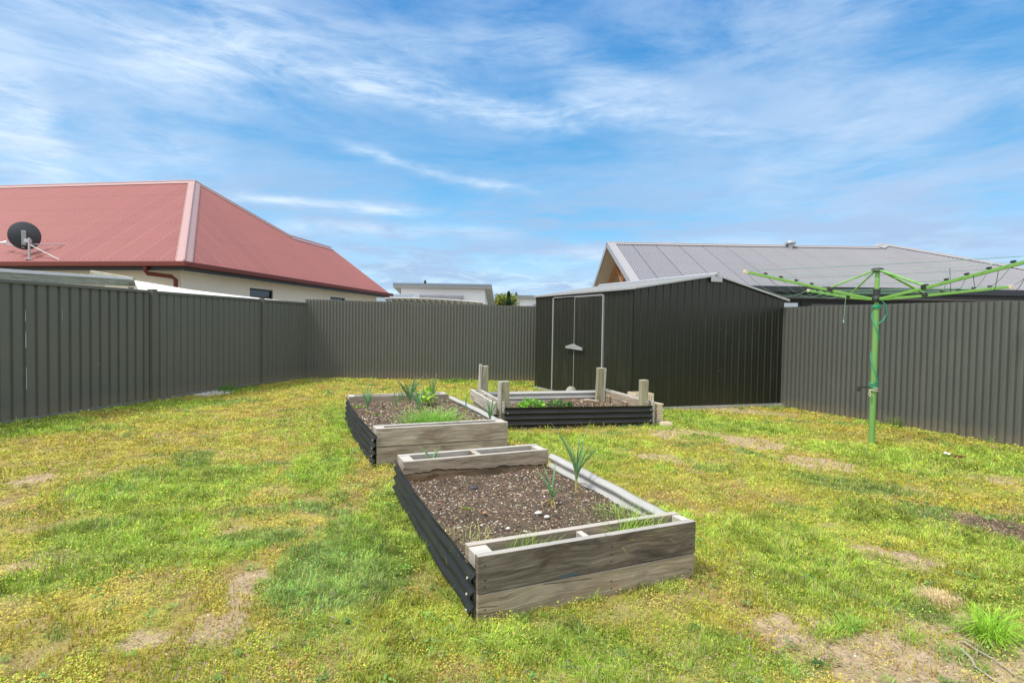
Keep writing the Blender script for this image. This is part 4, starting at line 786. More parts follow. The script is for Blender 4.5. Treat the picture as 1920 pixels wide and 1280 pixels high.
# ------------------------------------------------------------------ onions and plants
def onion(x, y, z, h, n, spread, lab, seed, r=.0055, dirs=None, tipc=(.42, .25, .07), stemh=.28, dead=2, grp='spring onions growing in the raised beds'):
    rs = random.Random(seed); e = empty('spring_onion', (x, y, z), lab, 'spring onion', grp); O = Vector((x, y, z))
    def cm(pts, rad, cols, name):
        mb = MB().tube(pts, rad, 6, cap=False); o = mb.build(name, 'leafv', e); a = o.data.color_attributes.new('Col', 'FLOAT_COLOR', 'POINT')
        cc = []
        for c_ in cols: cc += [(*c_, 1)] * 6
        a.data.foreach_set('color', [q for c_ in cc for q in c_]); return o
    sh = h * stemh
    cm([O - Zv * .02, O + Zv * sh * .4, O + Zv * sh, O + Zv * sh * 1.25], [r * 2.0, r * 1.8, r * 1.5, r * .6], [(.55, .50, .24), (.50, .48, .13), (.25, .34, .10), (.16, .28, .10)], 'stem')
    for k in range(n):
        a = (dirs[k] if dirs and k < len(dirs) else rs.uniform(0, 6.28)); sp = spread * rs.uniform(.35, 1.7); L = h * rs.uniform(.62, 1.0); out_ = Vector((math.cos(a), math.sin(a), 0)); pts = []; rad = []; cols = []
        dk = rs.uniform(.8, 1.2)
        for i in range(8):
            t_ = i / 7; z_ = sh * .6 + (L - sh * .6) * t_; pts.append(O + Zv * z_ + out_ * (sp * t_ ** 1.7 * h + .004)); rad.append(max(.0006, r * (1.25 + .25 * math.sin(t_ * 3)) * (1 - t_ ** 3)))
            g = (.22 * dk, .42 * dk, .18 * dk); c_ = g if t_ > .25 else tuple(.5 * q + .5 * w for q, w in zip(g, (.25, .36, .1)))
            if t_ > .93: c_ = tipc
            cols.append(c_)
        cm(pts, rad, cols, 'leaf')
    for k in range(dead):
        a = rs.uniform(0, 6.28); out_ = Vector((math.cos(a), math.sin(a), 0)); L = h * .28
        cm([O + Zv * .01, O + Zv * (.045) + out_ * L * .35, O + Zv * .03 + out_ * L * .7, O + Zv * .004 + out_ * L], [r, r * .8, r * .6, .0006], [(.52, .42, .10), (.55, .42, .12), (.55, .40, .14), (.5, .36, .15)], 'dead_leaf')
onion(1.781, 3.275, .165, .29, 8, .5, 'onion with splayed leaves nearest the front of the nearest bed', 3, r=.0042, dirs=[2.6, 2.0, .9, 3.4, 1.4])
onion(2.118, 3.53, .165, .52, 14, .26, 'tallest onion clump beside the silver side of the nearest bed', 4, r=.0050, dirs=[2.7, .2, 2.2, .8, 1.6, 3.3, 5.6, 3.0, .4])
onion(1.271, 4.37, .20, .215, 5, .34, 'thin onion shoots in the rear trough of the nearest bed', 5, r=.0042, dirs=[2.9, 2.7, 0.1, .3, 1.0], dead=0, stemh=.1)
for i, (x, y, h, n, s, r, l) in enumerate(((1.189, 6.944, .41, 9, .22, .006, 'leftmost onion clump in the middle bed, by its black side'), (1.584, 7.13, .30, 5, .28, .004, 'small onion left of the tall clump in the middle bed'),
    (1.806, 7.80, .22, 4, .3, .0045, 'stunted yellowing onion behind the tall clump in the middle bed'), (1.766, 7.166, .50, 13, .26, .0085, 'tallest and thickest onion clump in the middle bed'),
    (1.747, 6.633, .44, 7, .30, .0075, 'stout onion just behind the grass tuft in the middle bed'), (2.204, 7.596, .47, 7, .17, .007, 'upright onion near the back right corner of the middle bed'),
    (2.371, 6.70, .30, 2, .10, .004, 'single thin onion shoot by the silver side of the middle bed'), (2.345, 5.80, .32, 11, .22, .0048, 'dense onion clump in the front right corner of the middle bed'), (2.30, 7.2, .20, 2, .1, .0035, 'short onion shoot near the silver side of the middle bed'))):
    onion(x, y, .25, h, int(n * 1.5), s, l, 20 + i, r=r * .75, tipc=(.5, .26, .16) if h > .35 else (.42, .36, .12))
def tuft(name, x, y, z, h, n, spread, col, lab, cat, sx=.05, sy=.05, w=.0035, lean=.5, curl=.7, bias=None, kind=None, grp=None):
    px = rng.normal(0, sx, n); py = rng.normal(0, sy, n); a = None
    a = np.arctan2(py, px) - np.pi / 2 + rng.normal(0, .7, n) if bias is None else bias + np.where(rng.random(n) < .5, 0, math.pi) + np.pi / 2 * 0 - math.pi / 2 + rng.normal(0, .5, n)
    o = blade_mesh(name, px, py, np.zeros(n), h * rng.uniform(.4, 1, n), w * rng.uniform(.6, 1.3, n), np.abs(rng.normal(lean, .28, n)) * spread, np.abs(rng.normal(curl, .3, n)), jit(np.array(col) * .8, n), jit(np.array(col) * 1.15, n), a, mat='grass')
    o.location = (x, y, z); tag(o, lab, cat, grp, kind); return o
GR = (.36, .56, .07)
tuft('grass_tuft', 1.70, 5.86, .26, .32, 1100, 1.0, (.33, .58, .10), 'bright green grass tuft spilling over the front board of the middle bed', 'grass tuft', .14, .10, .0045, .6, .8)
tuft('grass_tuft', 2.10, 5.72, .26, .12, 160, 1.1, (.5, .6, .2), 'wispy pale grass right of the bright tuft in the middle bed', 'grass tuft', .10, .04, .004)
tuft('grass_tuft', 1.21, 2.47, .20, .22, 90, 1.0, GR, 'thin grass in the left part of the front trough of the nearest bed', 'grass tuft', .07, .012, .0032, .4, .35, bias=0.0)
tuft('grass_tuft', 1.86, 2.47, .20, .25, 220, 1.15, GR, 'thick grass in the right part of the front trough of the nearest bed', 'grass tuft', .085, .012, .0038, .5, .4, bias=0.0)
tuft('grass_tuft', 1.045, 2.80, .165, .13, 110, 1.0, (.55, .62, .2), 'pale grass in the front left corner of the nearest bed', 'grass tuft', .07, .13, .003, .3, .6)
tuft('grass_tuft', 2.07, 2.85, .165, .15, 170, 1.0, (.42, .56, .14), 'weedy grass in the front right corner of the nearest bed', 'grass tuft', .11, .12, .003, .35, .7)
tuft('grass_tuft', 3.07, 1.41, G(3.07, 1.41), .20, 420, 1.35, (.36, .62, .06), 'large bright green grass tuft on bare soil in the lower right corner', 'grass tuft', .045, .035, .0045, .6, .8)
tuft('grass_tuft', 2.68, 1.53, G(2.68, 1.53), .09, 90, 1.3, (.38, .56, .08), 'small sparse grass tuft left of the large tuft on the bare soil', 'grass tuft', .03, .02, .0035)
tuft('grass_tuft', 2.50, 1.70, G(2.5, 1.7), .08, 240, 1.2, (.28, .50, .08), 'deep green grass tuft at the top edge of the bare soil', 'grass tuft', .05, .025, .0032)
tuft('grass_tuft', 2.36, 1.70, G(2.36, 1.7), .09, 200, 1.2, (.42, .58, .08), 'lime grass tuft left of the deep green tuft on the bare soil', 'grass tuft', .05, .025, .0032)
tuft('dry_grass_patch', 3.22, 1.70, G(3.22, 1.70) + .006, .05, 1300, 1.0, (.78, .62, .36), 'straw coloured dead grass patch above the large green tuft', 'dead grass', .045, .045, .003, .8, .3, bias=1.4)
tuft('grass_tuft', 4.30, 12.95, G(4.3, 12.95), .15, 220, .8, (.12, .26, .04), 'dark green grass tuft at the foot of the back fence', 'grass tuft', .22, .06, .008, .3, .4)
tuft('grass_tuft', -.62, 12.05, G(-.62, 12.05), .16, 260, .8, (.11, .27, .035), 'thick dark grass at the foot of the left fence by the gravel', 'grass tuft', .12, .25, .008, .3, .4)
tuft('grass_tuft', 8.75, 5.3, G(8.75, 5.3), .20, 90, .7, (.20, .30, .08), 'tall thin grass against the right fence', 'grass tuft', .02, .05, .006, .15, .3)
tuft('grass_tuft', 8.76, 4.1, G(8.76, 4.1), .14, 60, .7, (.24, .34, .14), 'pale grass sprigs at the right edge against the right fence', 'grass tuft', .02, .06, .005, .2, .4)
tuft('weed_sprig', 7.9, 7.46, G(7.9, 7.46), .20, 16, 1.2, (.25, .3, .12), 'tall thin weed sprig against the shed gable wall', 'weed', .05, .01, .005, .3, .9)
tuft('moss_cushion', 1.215, 3.405, .172, .018, 140, 1.2, (.28, .36, .05), 'small green moss cushion on the mulch of the nearest bed', 'moss', .018, .015, .003)
def leafy(name, x, y, z, R, H, n, s, col, lab, cat):
    a = rng.random(n) * 6.28; r = R * np.sqrt(rng.random(n)); zz_ = H * (.25 + .75 * rng.random(n)) * (1 - .5 * (r / R) ** 2)
    o = leaf_mesh(name, r * np.cos(a), r * np.sin(a), zz_, s * rng.uniform(.5, 1.2, n), jit(col, n, .22), 'leafv', flat=.5, asp=.75)
    o.location = (x, y, z); return tag(o, lab, cat)
leafy('leafy_vegetable', 3.72, 7.55, .10, .22, .19, 240, .07, (.20, .46, .04), 'bright light green leafy vegetable behind the near left post of the far bed', 'vegetable')
leafy('leafy_vegetable', 4.22, 7.6, .10, .24, .13, 220, .06, (.075, .21, .035), 'darker green leafy vegetable right of the bright one in the far bed', 'vegetable')
leafy('leafy_vegetable', 2.08, 7.45, .25, .14, .26, 60, .09, (.27, .50, .05), 'broad lime leafed plant beside the upright onion in the middle bed', 'vegetable')
leafy('seedling', 1.30, 6.80, .25, .06, .02, 24, .03, (.25, .42, .05), 'tiny green seedling on the mulch of the middle bed', 'seedling')
leafy('seedling', 1.18, 7.55, .25, .08, .04, 24, .04, (.28, .42, .05), 'small seedling by the black side of the middle bed', 'seedling')
leafy('weed_patch', 2.08, 3.02, .165, .13, .05, 260, .012, (.20, .33, .06), 'small leaved green weeds on the right of the nearest bed', 'weeds')
def pebble(name, p, s, col, lab, cat='stone', rough=.6):
    bm = bmesh.new(); bmesh.ops.create_icosphere(bm, subdivisions=2, radius=1); mb = MB(); vs = [Vector((v.co.x * s[0], v.co.y * s[1], v.co.z * s[2])) * (1 + .1 * math.sin(v.co.x * 5 + v.co.y * 3)) + Vector(p) for v in bm.verts]
    mb.add(vs, [tuple(v.index for v in f_.verts) for f_ in bm.faces], smooth=True); bm.free(); return tag(mb.build(name, paint(name + '_stone', col, rough, .2, 30)), lab, cat)
pebble('pebble', (1.42, 3.80, .182), (.034, .022, .014), (.06, .06, .07), 'dark smooth pebble on the mulch near the back of the nearest bed')
pebble('pebble', (1.30, 3.28, .178), (.018, .015, .010), (.40, .22, .11), 'small orange brown pebble in the middle of the nearest bed')
pebble('pebble', (1.62, 3.16, .178), (.026, .018, .008), (.75, .72, .66), 'white flat stone beside the front onion of the nearest bed')
pebble('pebble', (1.64, 3.08, .176), (.020, .015, .007), (.75, .73, .68), 'white small stone just in front of the flat white stone')
pebble('pebble', (1.33, 2.98, .176), (.014, .012, .009), (.70, .66, .6), 'white round stone near the front board of the nearest bed')
pebble('pebble', (1.90, 3.55, .182), (.055, .010, .008), (.5, .38, .24), 'long tan stick of bark left of the tallest onion', 'bark')
pebble('pebble', (1.75, 1.42, G(1.75, 1.42) + .005), (.028, .02, .010), (.42, .33, .24), 'flat tan stone in the grass at the bottom edge of the yard')
# twigs in the lower right corner
def twig(pts, r, lab):
    P_ = [Vector((x, y, G(x, y) + z)) for x, y, z in pts]; tag(MB().tube(P_, [r * (1 - .5 * i / (len(P_) - 1)) for i in range(len(P_))], 6).build('twig', 'twig'), lab, 'twig', 'bleached twigs on the bare soil')
twig([(2.875, 1.42, .014), (2.845, 1.35, .018), (2.835, 1.28, .016), (2.80, 1.20, .014), (2.78, 1.10, .02)], .0042, 'long thin straight twig running off the lower right corner')
twig([(2.80, 1.39, .012), (2.76, 1.33, .014), (2.71, 1.29, .013), (2.68, 1.21, .012), (2.70, 1.12, .01)], .0062, 'thick pale curved twig left of the thin one')
twig([(2.885, 1.43, .02), (2.87, 1.36, .03), (2.80, 1.33, .012)], .003, 'short forked twig crossing the long thin twig')
twig([(2.98, 1.22, .012), (2.90, 1.18, .02), (2.86, 1.10, .012)], .004, 'dark bent twig under the large grass tuft')
twig([(2.02, 1.52, .01), (2.04, 1.46, .012)], .003, 'tiny twig in the low weeds left of the bare soil')
c = empty('litter', (7.2, 3.77, G(7.2, 3.77)), 'scrap of white wrapper and red plastic on the grass near the clothesline', 'litter')
mb = MB(); mb.grid([[Vector((7.17 + .03 * i, 3.75 + .03 * j, G(7.2, 3.77) + .02 + .025 * random.random())) for i in range(4)] for j in range(4)]); mb.build('wrapper', 'white', c)
MB().box((7.22, 3.70, G(7.2, 3.7) + .006), (.13, -.03, 0), (.015, .05, 0), (0, 0, .014), bev=.004).build('red_scrap', 'gutter_red', c)
n = 900; a = rng.random(n) * 6.28; r = np.sqrt(rng.random(n)); gx_ = -.78 + .22 * r * np.cos(a) + .22 * r * np.sin(a); gy_ = 11.75 - .1 * r * np.cos(a) + .38 * r * np.sin(a)
tag(rock_mesh('gravel', gx_, gy_, gz(gx_, gy_) + .012 + .03 * (1 - r), .012 + .012 * rng.random(n), jit((.50, .47, .41), n, .25), None, 'chips'), 'small heap of pale gravel at the foot of the left fence', 'gravel', kind='stuff')

# ------------------------------------------------------------------ rotary clothesline
Hx, Hy = 7.06, 4.57; HB = G(Hx, Hy); Hub = Vector((Hx, Hy, 1.775))
cl = empty('rotary_clothesline', (Hx, Hy, HB), 'green rotary clothesline standing on the lawn in front of the right fence', 'clothesline')
MB().tube([(Hx, Hy, HB - .05), (Hx, Hy, 1.70)], .035, 20).build('pole', 'lamp_green2', cl)
MB().tube([(Hx, Hy, 1.70), (Hx, Hy, 2.15)], .027, 16).build('upper_pole', 'lamp_green', cl)
MB().tube([(Hx, Hy, 1.735), (Hx, Hy, 1.745), (Hx, Hy, 1.80), (Hx, Hy, 1.81)], [.042, .056, .056, .042], 12).tube([(Hx, Hy, 1.82), (Hx, Hy, 1.90)], .040, 12).build('hub', 'plastic_black', cl)
MB().tube([(Hx, Hy, 2.115), (Hx, Hy, 2.125), (Hx, Hy, 2.15), (Hx, Hy, 2.165)], [.05, .072, .072, .042], 12).build('top_cap', 'plastic_black', cl)
c1_, c2_ = Vector((.9127, -.4082, 0)), Vector((.4086, .9127, 0))
def tip(px, py, fwd): return at(px, py, fwd)
tips = [tip(1400, 510, 7.19), tip(1517, 545, 8.55), tip(1893, 538, 6.93), tip(1962, 481, 4.98)]
ARM = []
for i, tp_ in enumerate(tips):
    hd = (tp_ - Hub); hdn = Vector((hd.x, hd.y, 0)).normalized(); st_ = Hub + hdn * .06; knee = Hub + hd * .36 - Zv * (.0 if i != 1 else .01) + Zv * -.012
    p_ = [st_, knee, tp_]; ar = MB()
    for a_, b_ in ((p_[0], p_[1]), (p_[1], p_[2])):
        sd_ = (b_ - a_).cross(Zv).normalized(); uz = sd_.cross(b_ - a_).normalized(); ar.box(a_ - sd_ * .012 - uz * .017, b_ - a_, sd_ * .024, uz * .034, bev=.004)
    ao = ar.build('arm', 'lamp_green', cl); dirn = (tp_ - knee).normalized(); sd_ = dirn.cross(Zv).normalized(); uz = sd_.cross(dirn).normalized()
    MB().box(tp_ - dirn * .02 - sd_ * .017 - uz * .022, dirn * .06, sd_ * .034, uz * .044, bev=.006).build('end_cap', 'plastic_cream', ao)
    guides = []
    for k in range(1, 5):
        g = knee + (tp_ - knee) * (k / 5 * .93 + .03) + uz * .022; guides.append(g)
        MB().box(g - dirn * .022 - sd_ * .014, dirn * .044, sd_ * .028, uz * .022, bev=.006).build('line_guide', 'plastic_black', ao)
    guides.append(tp_ + dirn * .03 + uz * .01); ARM.append((guides, knee))
    MB().box(knee - dirn * .035 - sd_ * .025 - uz * .012, dirn * .07, sd_ * .05, uz * .055, bev=.012).build('bracket', 'plastic_black', ao)
    ct = Vector((Hx, Hy, 2.13)) + hdn * .05
    for s in ((-.013, .013) if i in (2, 3) else (0,)): MB().tube([ct + sd_ * s, knee + uz * .03 + sd_ * s], .011, 8).build('stay', 'lamp_green', cl)
for i in range(4):
    g0, g1 = ARM[i][0], ARM[(i + 1) % 4][0]
    for k in range(5):
        a_, b_ = g0[k], g1[k]; L = (b_ - a_).length; sag = (.11 + .02 * k if i == 0 else (.012 if i in (1, 3) else .03)) ; N = 14
        pts = [a_ + (b_ - a_) * (j / N) - Zv * (sag * 4 * (j / N) * (1 - j / N)) for j in range(N + 1)]
        MB().tube(pts, .0026, 5, cap=False).build('washing_line', 'line' if (i + k) % 2 else 'line_pale', cl)
for (pa, da, pb, db, dip) in ((1787, 6.0, 1785, 6.6, .0),):
    pass
for px0, py0, px1, py1, d0, d1, dp in ((1781, 503, 1783, 548, 5.97, 6.35, .01), (1825, 516, 1830, 541, 5.64, 6.4, .06), (1872, 508, 1862, 545, 5.33, 6.5, .10), (1930, 500, 1898, 545, 5.1, 6.7, .12)):
    a_, b_ = at(px0, py0, d0), at(px1, py1, d1); pts = [a_ + (b_ - a_) * (j / 10) - Zv * (dp * 4 * (j / 10) * (1 - j / 10)) * .6 for j in range(11)]; MB().tube(pts, .0028, 5).build('cord', 'cord', cl)
a_ = at(1586, 558, 7.6); MB().tube([a_, a_ - Zv * .12 - c1_ * .01, a_ - Zv * .30 - c1_ * .02], .0028, 5).tube([a_ - Zv * .30 - c1_ * .02, a_ - Zv * .34 - c1_ * .02], .009, 6).build('hanging_cord', 'line_pale', cl)
cpos = Vector((Hx, Hy, 0)); toc = Vector((-Hx, -Hy, 0)).normalized(); lat = Vector((toc.y, -toc.x, 0)); lat = lat if lat.dot(c1_) > 0 else -lat
MB().box(Vector((Hx, Hy, .655)) - c1_ * .19 - c2_ * .01, c1_ * .16, c2_ * .018, Zv * .022, bev=.005).box(Vector((Hx, Hy, .61)) - c1_ * .20 - c2_ * .016, c1_ * .03, c2_ * .03, Zv * .05, bev=.006).build('handle', 'plastic_black', cl)
MB().tube([(Hx, Hy, .60), (Hx, Hy, .70)], .039, 16).build('handle_collar', 'lamp_green2', cl)
rp = empty('rope', (Hx, Hy, .62), 'teal rope wound down the clothesline pole and knotted at the handle', 'rope')
def wind(z0, z1, t0, t1, r, N=40, rr=.0065): return MB().tube([Vector((Hx, Hy, z0 + (z1 - z0) * i / N)) + (lat * math.sin(t0 + (t1 - t0) * i / N) + toc * math.cos(t0 + (t1 - t0) * i / N)) * r for i in range(N + 1)], rr, 7)
for a__ in ((1.71, 1.30, -3.2, 1.35), (1.30, 1.05, 1.35, 4.9), (1.05, .70, 4.9, 7.9)): wind(a__[0], a__[1], a__[2], a__[3], .042).build('rope_strand', 'rope', rp)
mb = wind(.735, .655, 0, 16, .046, 90); mb.build('rope_coil', 'rope', rp)
wind(1.70, 1.665, 0, 14, .046, 70).build('rope_coil', 'rope', rp)
q0 = Vector((Hx, Hy, 1.70)) + toc * .045; MB().tube([q0 + c1_ * .05 + Zv * .07, q0 + c1_ * .12 + Zv * .0, q0 + c1_ * .135 - Zv * .10, q0 + c1_ * .10 - Zv * .18, q0 + c1_ * .03 - Zv * .24], .007, 7).build('rope_loop', 'rope', rp)
mb = wind(.655, .615, 0, 9, .048, 50, .007); k0 = Vector((Hx, Hy, .63)) + toc * .055 - c1_ * .045
mb.tube([k0, k0 - Zv * .05 - c1_ * .012, k0 - Zv * .085, k0 - Zv * .05 + c1_ * .014, k0], .006, 6).build('white_rope_loop', 'rope_white', rp)

# ------------------------------------------------------------------ houses
def slope_roof(mb, C, U, V_, slope, u0, u1, vtop, vbot=lambda u: 0.0, pitch=.076, amp=.009, spw=6, screw_rows=.9, su=.152):
    N = (V_ + Zv * slope).cross(U).normalized(); N = N if N.z > 0 else -N; k = math.hypot(1, slope)
    us = np.linspace(u0, u1, int((u1 - u0) / pitch * spw) + 1); P_ = lambda u, v, o: C + U * u + V_ * v + Zv * (v * slope) + N * o
    lo = [P_(u, vbot(u), amp * math.sin(u / pitch * 2 * math.pi)) for u in us]; hi = [P_(u, max(vtop(u), vbot(u)), amp * math.sin(u / pitch * 2 * math.pi)) for u in us]
    mb.grid([lo, hi], 0, [(u, vbot(u) * k) for u in us] + [(u, vtop(u) * k) for u in us], smooth=True)
    u = u0 + pitch / 4
    while u < u1:
        v = .12; j = 0
        while v < vtop(u) - .1:
            if v > vbot(u):
                c = P_(u, v, amp); s = .012; vu = (V_ + Zv * slope).normalized(); mb.add([c + U * s, c + vu * s, c - U * s, c - vu * s, c + N * .014], [(0, 1, 4), (1, 2, 4), (2, 3, 4), (3, 0, 4)], 1)
            v += screw_rows; j += 1
        u += su
    return P_
def flashing(par, p, q, d1, d2, w, mat, lift=.03, name='hip_flashing', roll=.03):
    """two wings following the roof faces plus a small roll on the ridge line"""
    p, q = Vector(p) + Zv * lift, Vector(q) + Zv * lift; mb = MB()
    for d in (d1, d2):
        d = Vector(d); mb.add([p, q, q + d * w - Zv * .004, p + d * w - Zv * .004], [(0, 1, 2, 3)])
    mb.tube([p + Zv * .004, q + Zv * .004], roll, 8); return mb.build(name, mat, par)
d1 = Vector((.5506, .8348, 0)); nr = Vector((-.8348, .5506, 0)); C0 = Vector((-1.706, 15.607, 2.765)); a_, b_, h_ = 3.5, 4.7, 3.2
rh = empty('red_roofed_house', (C0.x + nr.x * 3, C0.y + nr.y * 3, 0), 'cream house with a red corrugated hip roof beyond the left fence', 'house')
rfm = MB()
slope_roof(rfm, C0, nr, d1, h_ / b_, 0, 24, lambda u: b_ * min(1, u / a_))
def rtop(u):
    if u < b_: return a_ * u / b_
    if u < 8.1: return a_ + (2.1 - a_) * (u - b_) / (8.1 - b_)
    if u < 11.4: return 2.1
    return max(0, 2.1 * (13.15 - u) / 1.75)
slope_roof(rfm, C0, d1, nr, h_ / a_, 0, 13.15, rtop)
PT = lambda u, w, z: C0 + d1 * u + nr * w + Zv * z      # u along the right eave, w into the house
apx = PT(b_, a_, h_); k21 = 2.1 * h_ / a_; p81, p114, pe = PT(8.1, 2.1, k21), PT(11.4, 2.1, k21), PT(13.15, 0, 0)
rfm.add([apx, PT(b_, 24, h_), PT(10, 24, 0), PT(10, 5.6, 0), p81], [(0, 1, 2, 3, 4)]); rfm.add([p81, p114, PT(13.15, 4.2, 0), PT(10, 4.2, 0)], [(0, 1, 2, 3)]); rfm.add([p114, pe, PT(13.15, 4.2, 0)], [(0, 1, 2)])
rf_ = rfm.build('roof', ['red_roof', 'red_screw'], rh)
vl = (d1 + Zv * h_ / b_).normalized(); vr = (nr + Zv * h_ / a_).normalized(); hipd = (apx - C0).normalized()
wl = (nr - hipd * nr.dot(hipd)); wl = (vl.cross(vr)).cross(hipd)                                   # dummy to keep names tidy
nL = d1.cross(Zv); NL = (nr.cross(vl)).normalized(); NR = (d1.cross(vr)).normalized()
wL = NL.cross(hipd).normalized(); wL = wL if wL.dot(nr) > 0 else -wL; wR = NR.cross(hipd).normalized(); wR = wR if wR.dot(d1) > 0 else -wR
flashing(rf_, C0, apx, wL, wR, .21, 'red_flash', roll=.02)
for off, w_ in ((wL, NL), (wR, NR)):                                                                # rivets along the flashing edges
    mb = MB(); L = (apx - C0).length; n_ = w_ if w_.z > 0 else -w_
    for i in range(int(L / .15)):
        c = C0 + hipd * (i * .15 + .1) + off * .19 + Zv * .03; mb.add([c + hipd * .014, c + off * .014, c - hipd * .014, c - off * .014, c + n_ * .02], [(0, 1, 4), (1, 2, 4), (2, 3, 4), (3, 0, 4)])
    mb.build('rivets', 'red_screw', rf_)
flashing(rf_, apx, PT(b_, 24, h_), -vl, vl.reflect(d1) * -1 if False else Vector((d1.x, d1.y, -h_ / b_)).normalized(), .20, 'red_flash', name='ridge_cap', roll=.022)
hb = (p81 - apx).normalized(); wb = NR.cross(hb).normalized(); wb = wb if wb.z < 0 else -wb
flashing(rf_, apx, p81, wb, -Vector((wb.x, wb.y, 0)) + Zv * wb.z, .16, 'red_flash', roll=.022); flashing(rf_, p81, p114, -vr, Vector((nr.x, nr.y, -h_ / a_)).normalized(), .18, 'red_flash', name='ridge_cap', roll=.022)
MB().box(C0 - nr * .13 - d1 * .13 - Zv * .115, nr * 24, d1 * .13, Zv * .125, bev=.02).build('gutter', 'gutter_red', rh)
MB().box(C0 - nr * .13 - d1 * .002 - Zv * .115, d1 * 13.3, nr * .13, Zv * .125, bev=.02).build('gutter', 'gutter_red', rh)
MB().box(C0 + d1 * .0 - Zv * .21 + nr * .003, nr * 24, d1 * .03, Zv * .17).build('fascia', 'dark', rh); MB().box(C0 + nr * .0 - Zv * .211 + d1 * .035, d1 * 13.1, nr * .03, Zv * .17).build('fascia', 'dark', rh)  # dark fascia; the band of shade under the soffit is in its colour
MB().box(C0 + d1 * .03 + nr * .03 - Zv * .19, nr * 20, d1 * .55, Zv * .02).box(C0 + d1 * .60 + nr * .03 - Zv * .19, d1 * 12.5, nr * .55, Zv * .02).build('soffit', 'cream', rh)
WI = .45; wz = C0.z - .195
def wall_holes(mb, O, U, L, z0, z1, holes, N, t=.12, mi=0):
    """wall with rectangular openings; N points outward"""
    us = sorted({0.0, L, *[h[0] for h in holes], *[h[1] for h in holes]}); zs = sorted({z0, z1, *[h[2] for h in holes], *[h[3] for h in holes]})
    for ua, ub in zip(us[:-1], us[1:]):
        for za, zb_ in zip(zs[:-1], zs[1:]):
            if any(h[0] <= ua and ub <= h[1] and h[2] <= za and zb_ <= h[3] for h in holes): continue
            mb.add([O + U * ua + Zv * za, O + U * ub + Zv * za, O + U * ub + Zv * zb_, O + U * ua + Zv * zb_], [(0, 1, 2, 3)], mi)
    for h in holes:
        a, b, c, d = [O + U * u + Zv * z for u, z in ((h[0], h[2]), (h[1], h[2]), (h[1], h[3]), (h[0], h[3]))]
        for p, q in ((a, b), (b, c), (c, d), (d, a)): mb.add([p, q, q - N * t, p - N * t], [(0, 1, 2, 3)], mi)
    return mb
def window(par, O, U, N, h, frame='cream', pane='glass', fw=.05, mull=0):
    o_ = O - N * .08; mb = MB(); a, b, c, d = h
    for (u, z, du, dz) in ((a, c, b - a, fw), (a, d - fw, b - a, fw), (a, c + fw, fw, d - c - 2 * fw), (b - fw, c + fw, fw, d - c - 2 * fw)): mb.box(o_ + U * u + Zv * z, U * du, N * .05, Zv * dz)
    for k in range(mull): mb.box(o_ + U * (a + (b - a) * (k + 1) / (mull + 1) - .02) + Zv * (c + fw), U * .04, N * .045, Zv * (d - c - 2 * fw))
    w_ = mb.build('window', frame, par); MB().add([o_ + N * .01 + U * a + Zv * c, o_ + N * .01 + U * b + Zv * c, o_ + N * .01 + U * b + Zv * d, o_ + N * .01 + U * a + Zv * d], [(0, 1, 2, 3)]).build('pane', pane, w_); return w_
OR = C0 + d1 * WI + nr * WI; OR.z = 0; hR = [(2.75, 3.95, 1.1, 2.36), (7.75, 9.0, 1.1, 2.36)]
wall_holes(MB(), OR, d1, 12.2, -.1, wz, hR, -nr).build('wall', 'cream', rh)
for hh in hR: window(rh, OR, d1, -nr, hh, frame='dark')
hL = [(2.2, 3.6, 1.0, 2.42)]
wall_holes(MB(), OR, nr, 19, -.1, wz, hL, -d1).build('wall', 'cream', rh); window(rh, OR, nr, -d1, hL[0], frame='soffit', pane='soffit')
for u, L_ in ((1.65, .95), (5.5, 1.2)): pass
dp = C0 + nr * 1.0 - d1 * .06; MB().tube([dp - Zv * .08, dp - Zv * .22, dp - Zv * .28 + d1 * .06, dp - Zv * .33 + d1 * .30 - nr * .45, dp - Zv * .40 + d1 * .36 - nr * .52, dp - Zv * 2.5 + d1 * .36 - nr * .52], .05, 10).build('downpipe', 'gutter_red', rh)
# satellite dish on the red roof
def hit(px, py, P0, N):
    o = Vector((0, 0, CAM_H)); r = at(px, py, 1) - o; return o + r * ((P0 - o).dot(N) / r.dot(N))
ft = hit(55, 487, C0, NL); dsh = empty('satellite_dish', ft, 'charcoal satellite dish on a white mast fixed to the red roof', 'satellite dish')
fd = Vector((ft.x, ft.y, 0)).length; px_m = (ft - Vector((0, 0, CAM_H))).dot(Vector(CAMR[2])) / FPX
e1, e2 = Vector((.9127, -.4082, 0)).normalized(), Vector((.4086, .9127, 0)).normalized(); top = ft + Zv * (px_m * 41)
MB().tube([ft, top], .028, 10).build('mast', 'zinc', dsh)
MB().box(ft - e1 * .11 - e2 * .04 + Zv * .0, e1 * .22, e2 * .08, Zv * .03, bev=.01).build('mount_plate', 'galv', dsh)
for pxx, pyy in ((111, 487), (125, 458)): MB().tube([top - Zv * .17, hit(pxx, pyy, C0, NL)], .012, 6).build('stay', 'zinc', dsh)
Dn = (e2 * .80 - e1 * .55 + Zv * .14).normalized(); Dc = top - e1 * (px_m * 20) - Zv * (px_m * (-5)) + e2 * .16; Da = Dn.cross(Zv).normalized(); Db = Da.cross(Dn).normalized(); R0 = .34
for nm, off, mt_ in (('reflector', 0, 'dish'),):
    mb = MB(); rows = []
    for j in range(9):
        r = R0 * j / 8; rows.append([Dc + (Da * math.cos(k * math.pi / 20) + Db * 1.06 * math.sin(k * math.pi / 20)) * r + Dn * (.10 * (r / R0) ** 2) for k in range(41)])
    mb.grid(rows, 0, smooth=True); mb.grid([[v + Dn * .008 for v in r] for r in rows], 0, smooth=True); mb.grid([rows[-1], [v + Dn * .008 for v in rows[-1]]], 0); mb.build(nm, mt_, dsh)
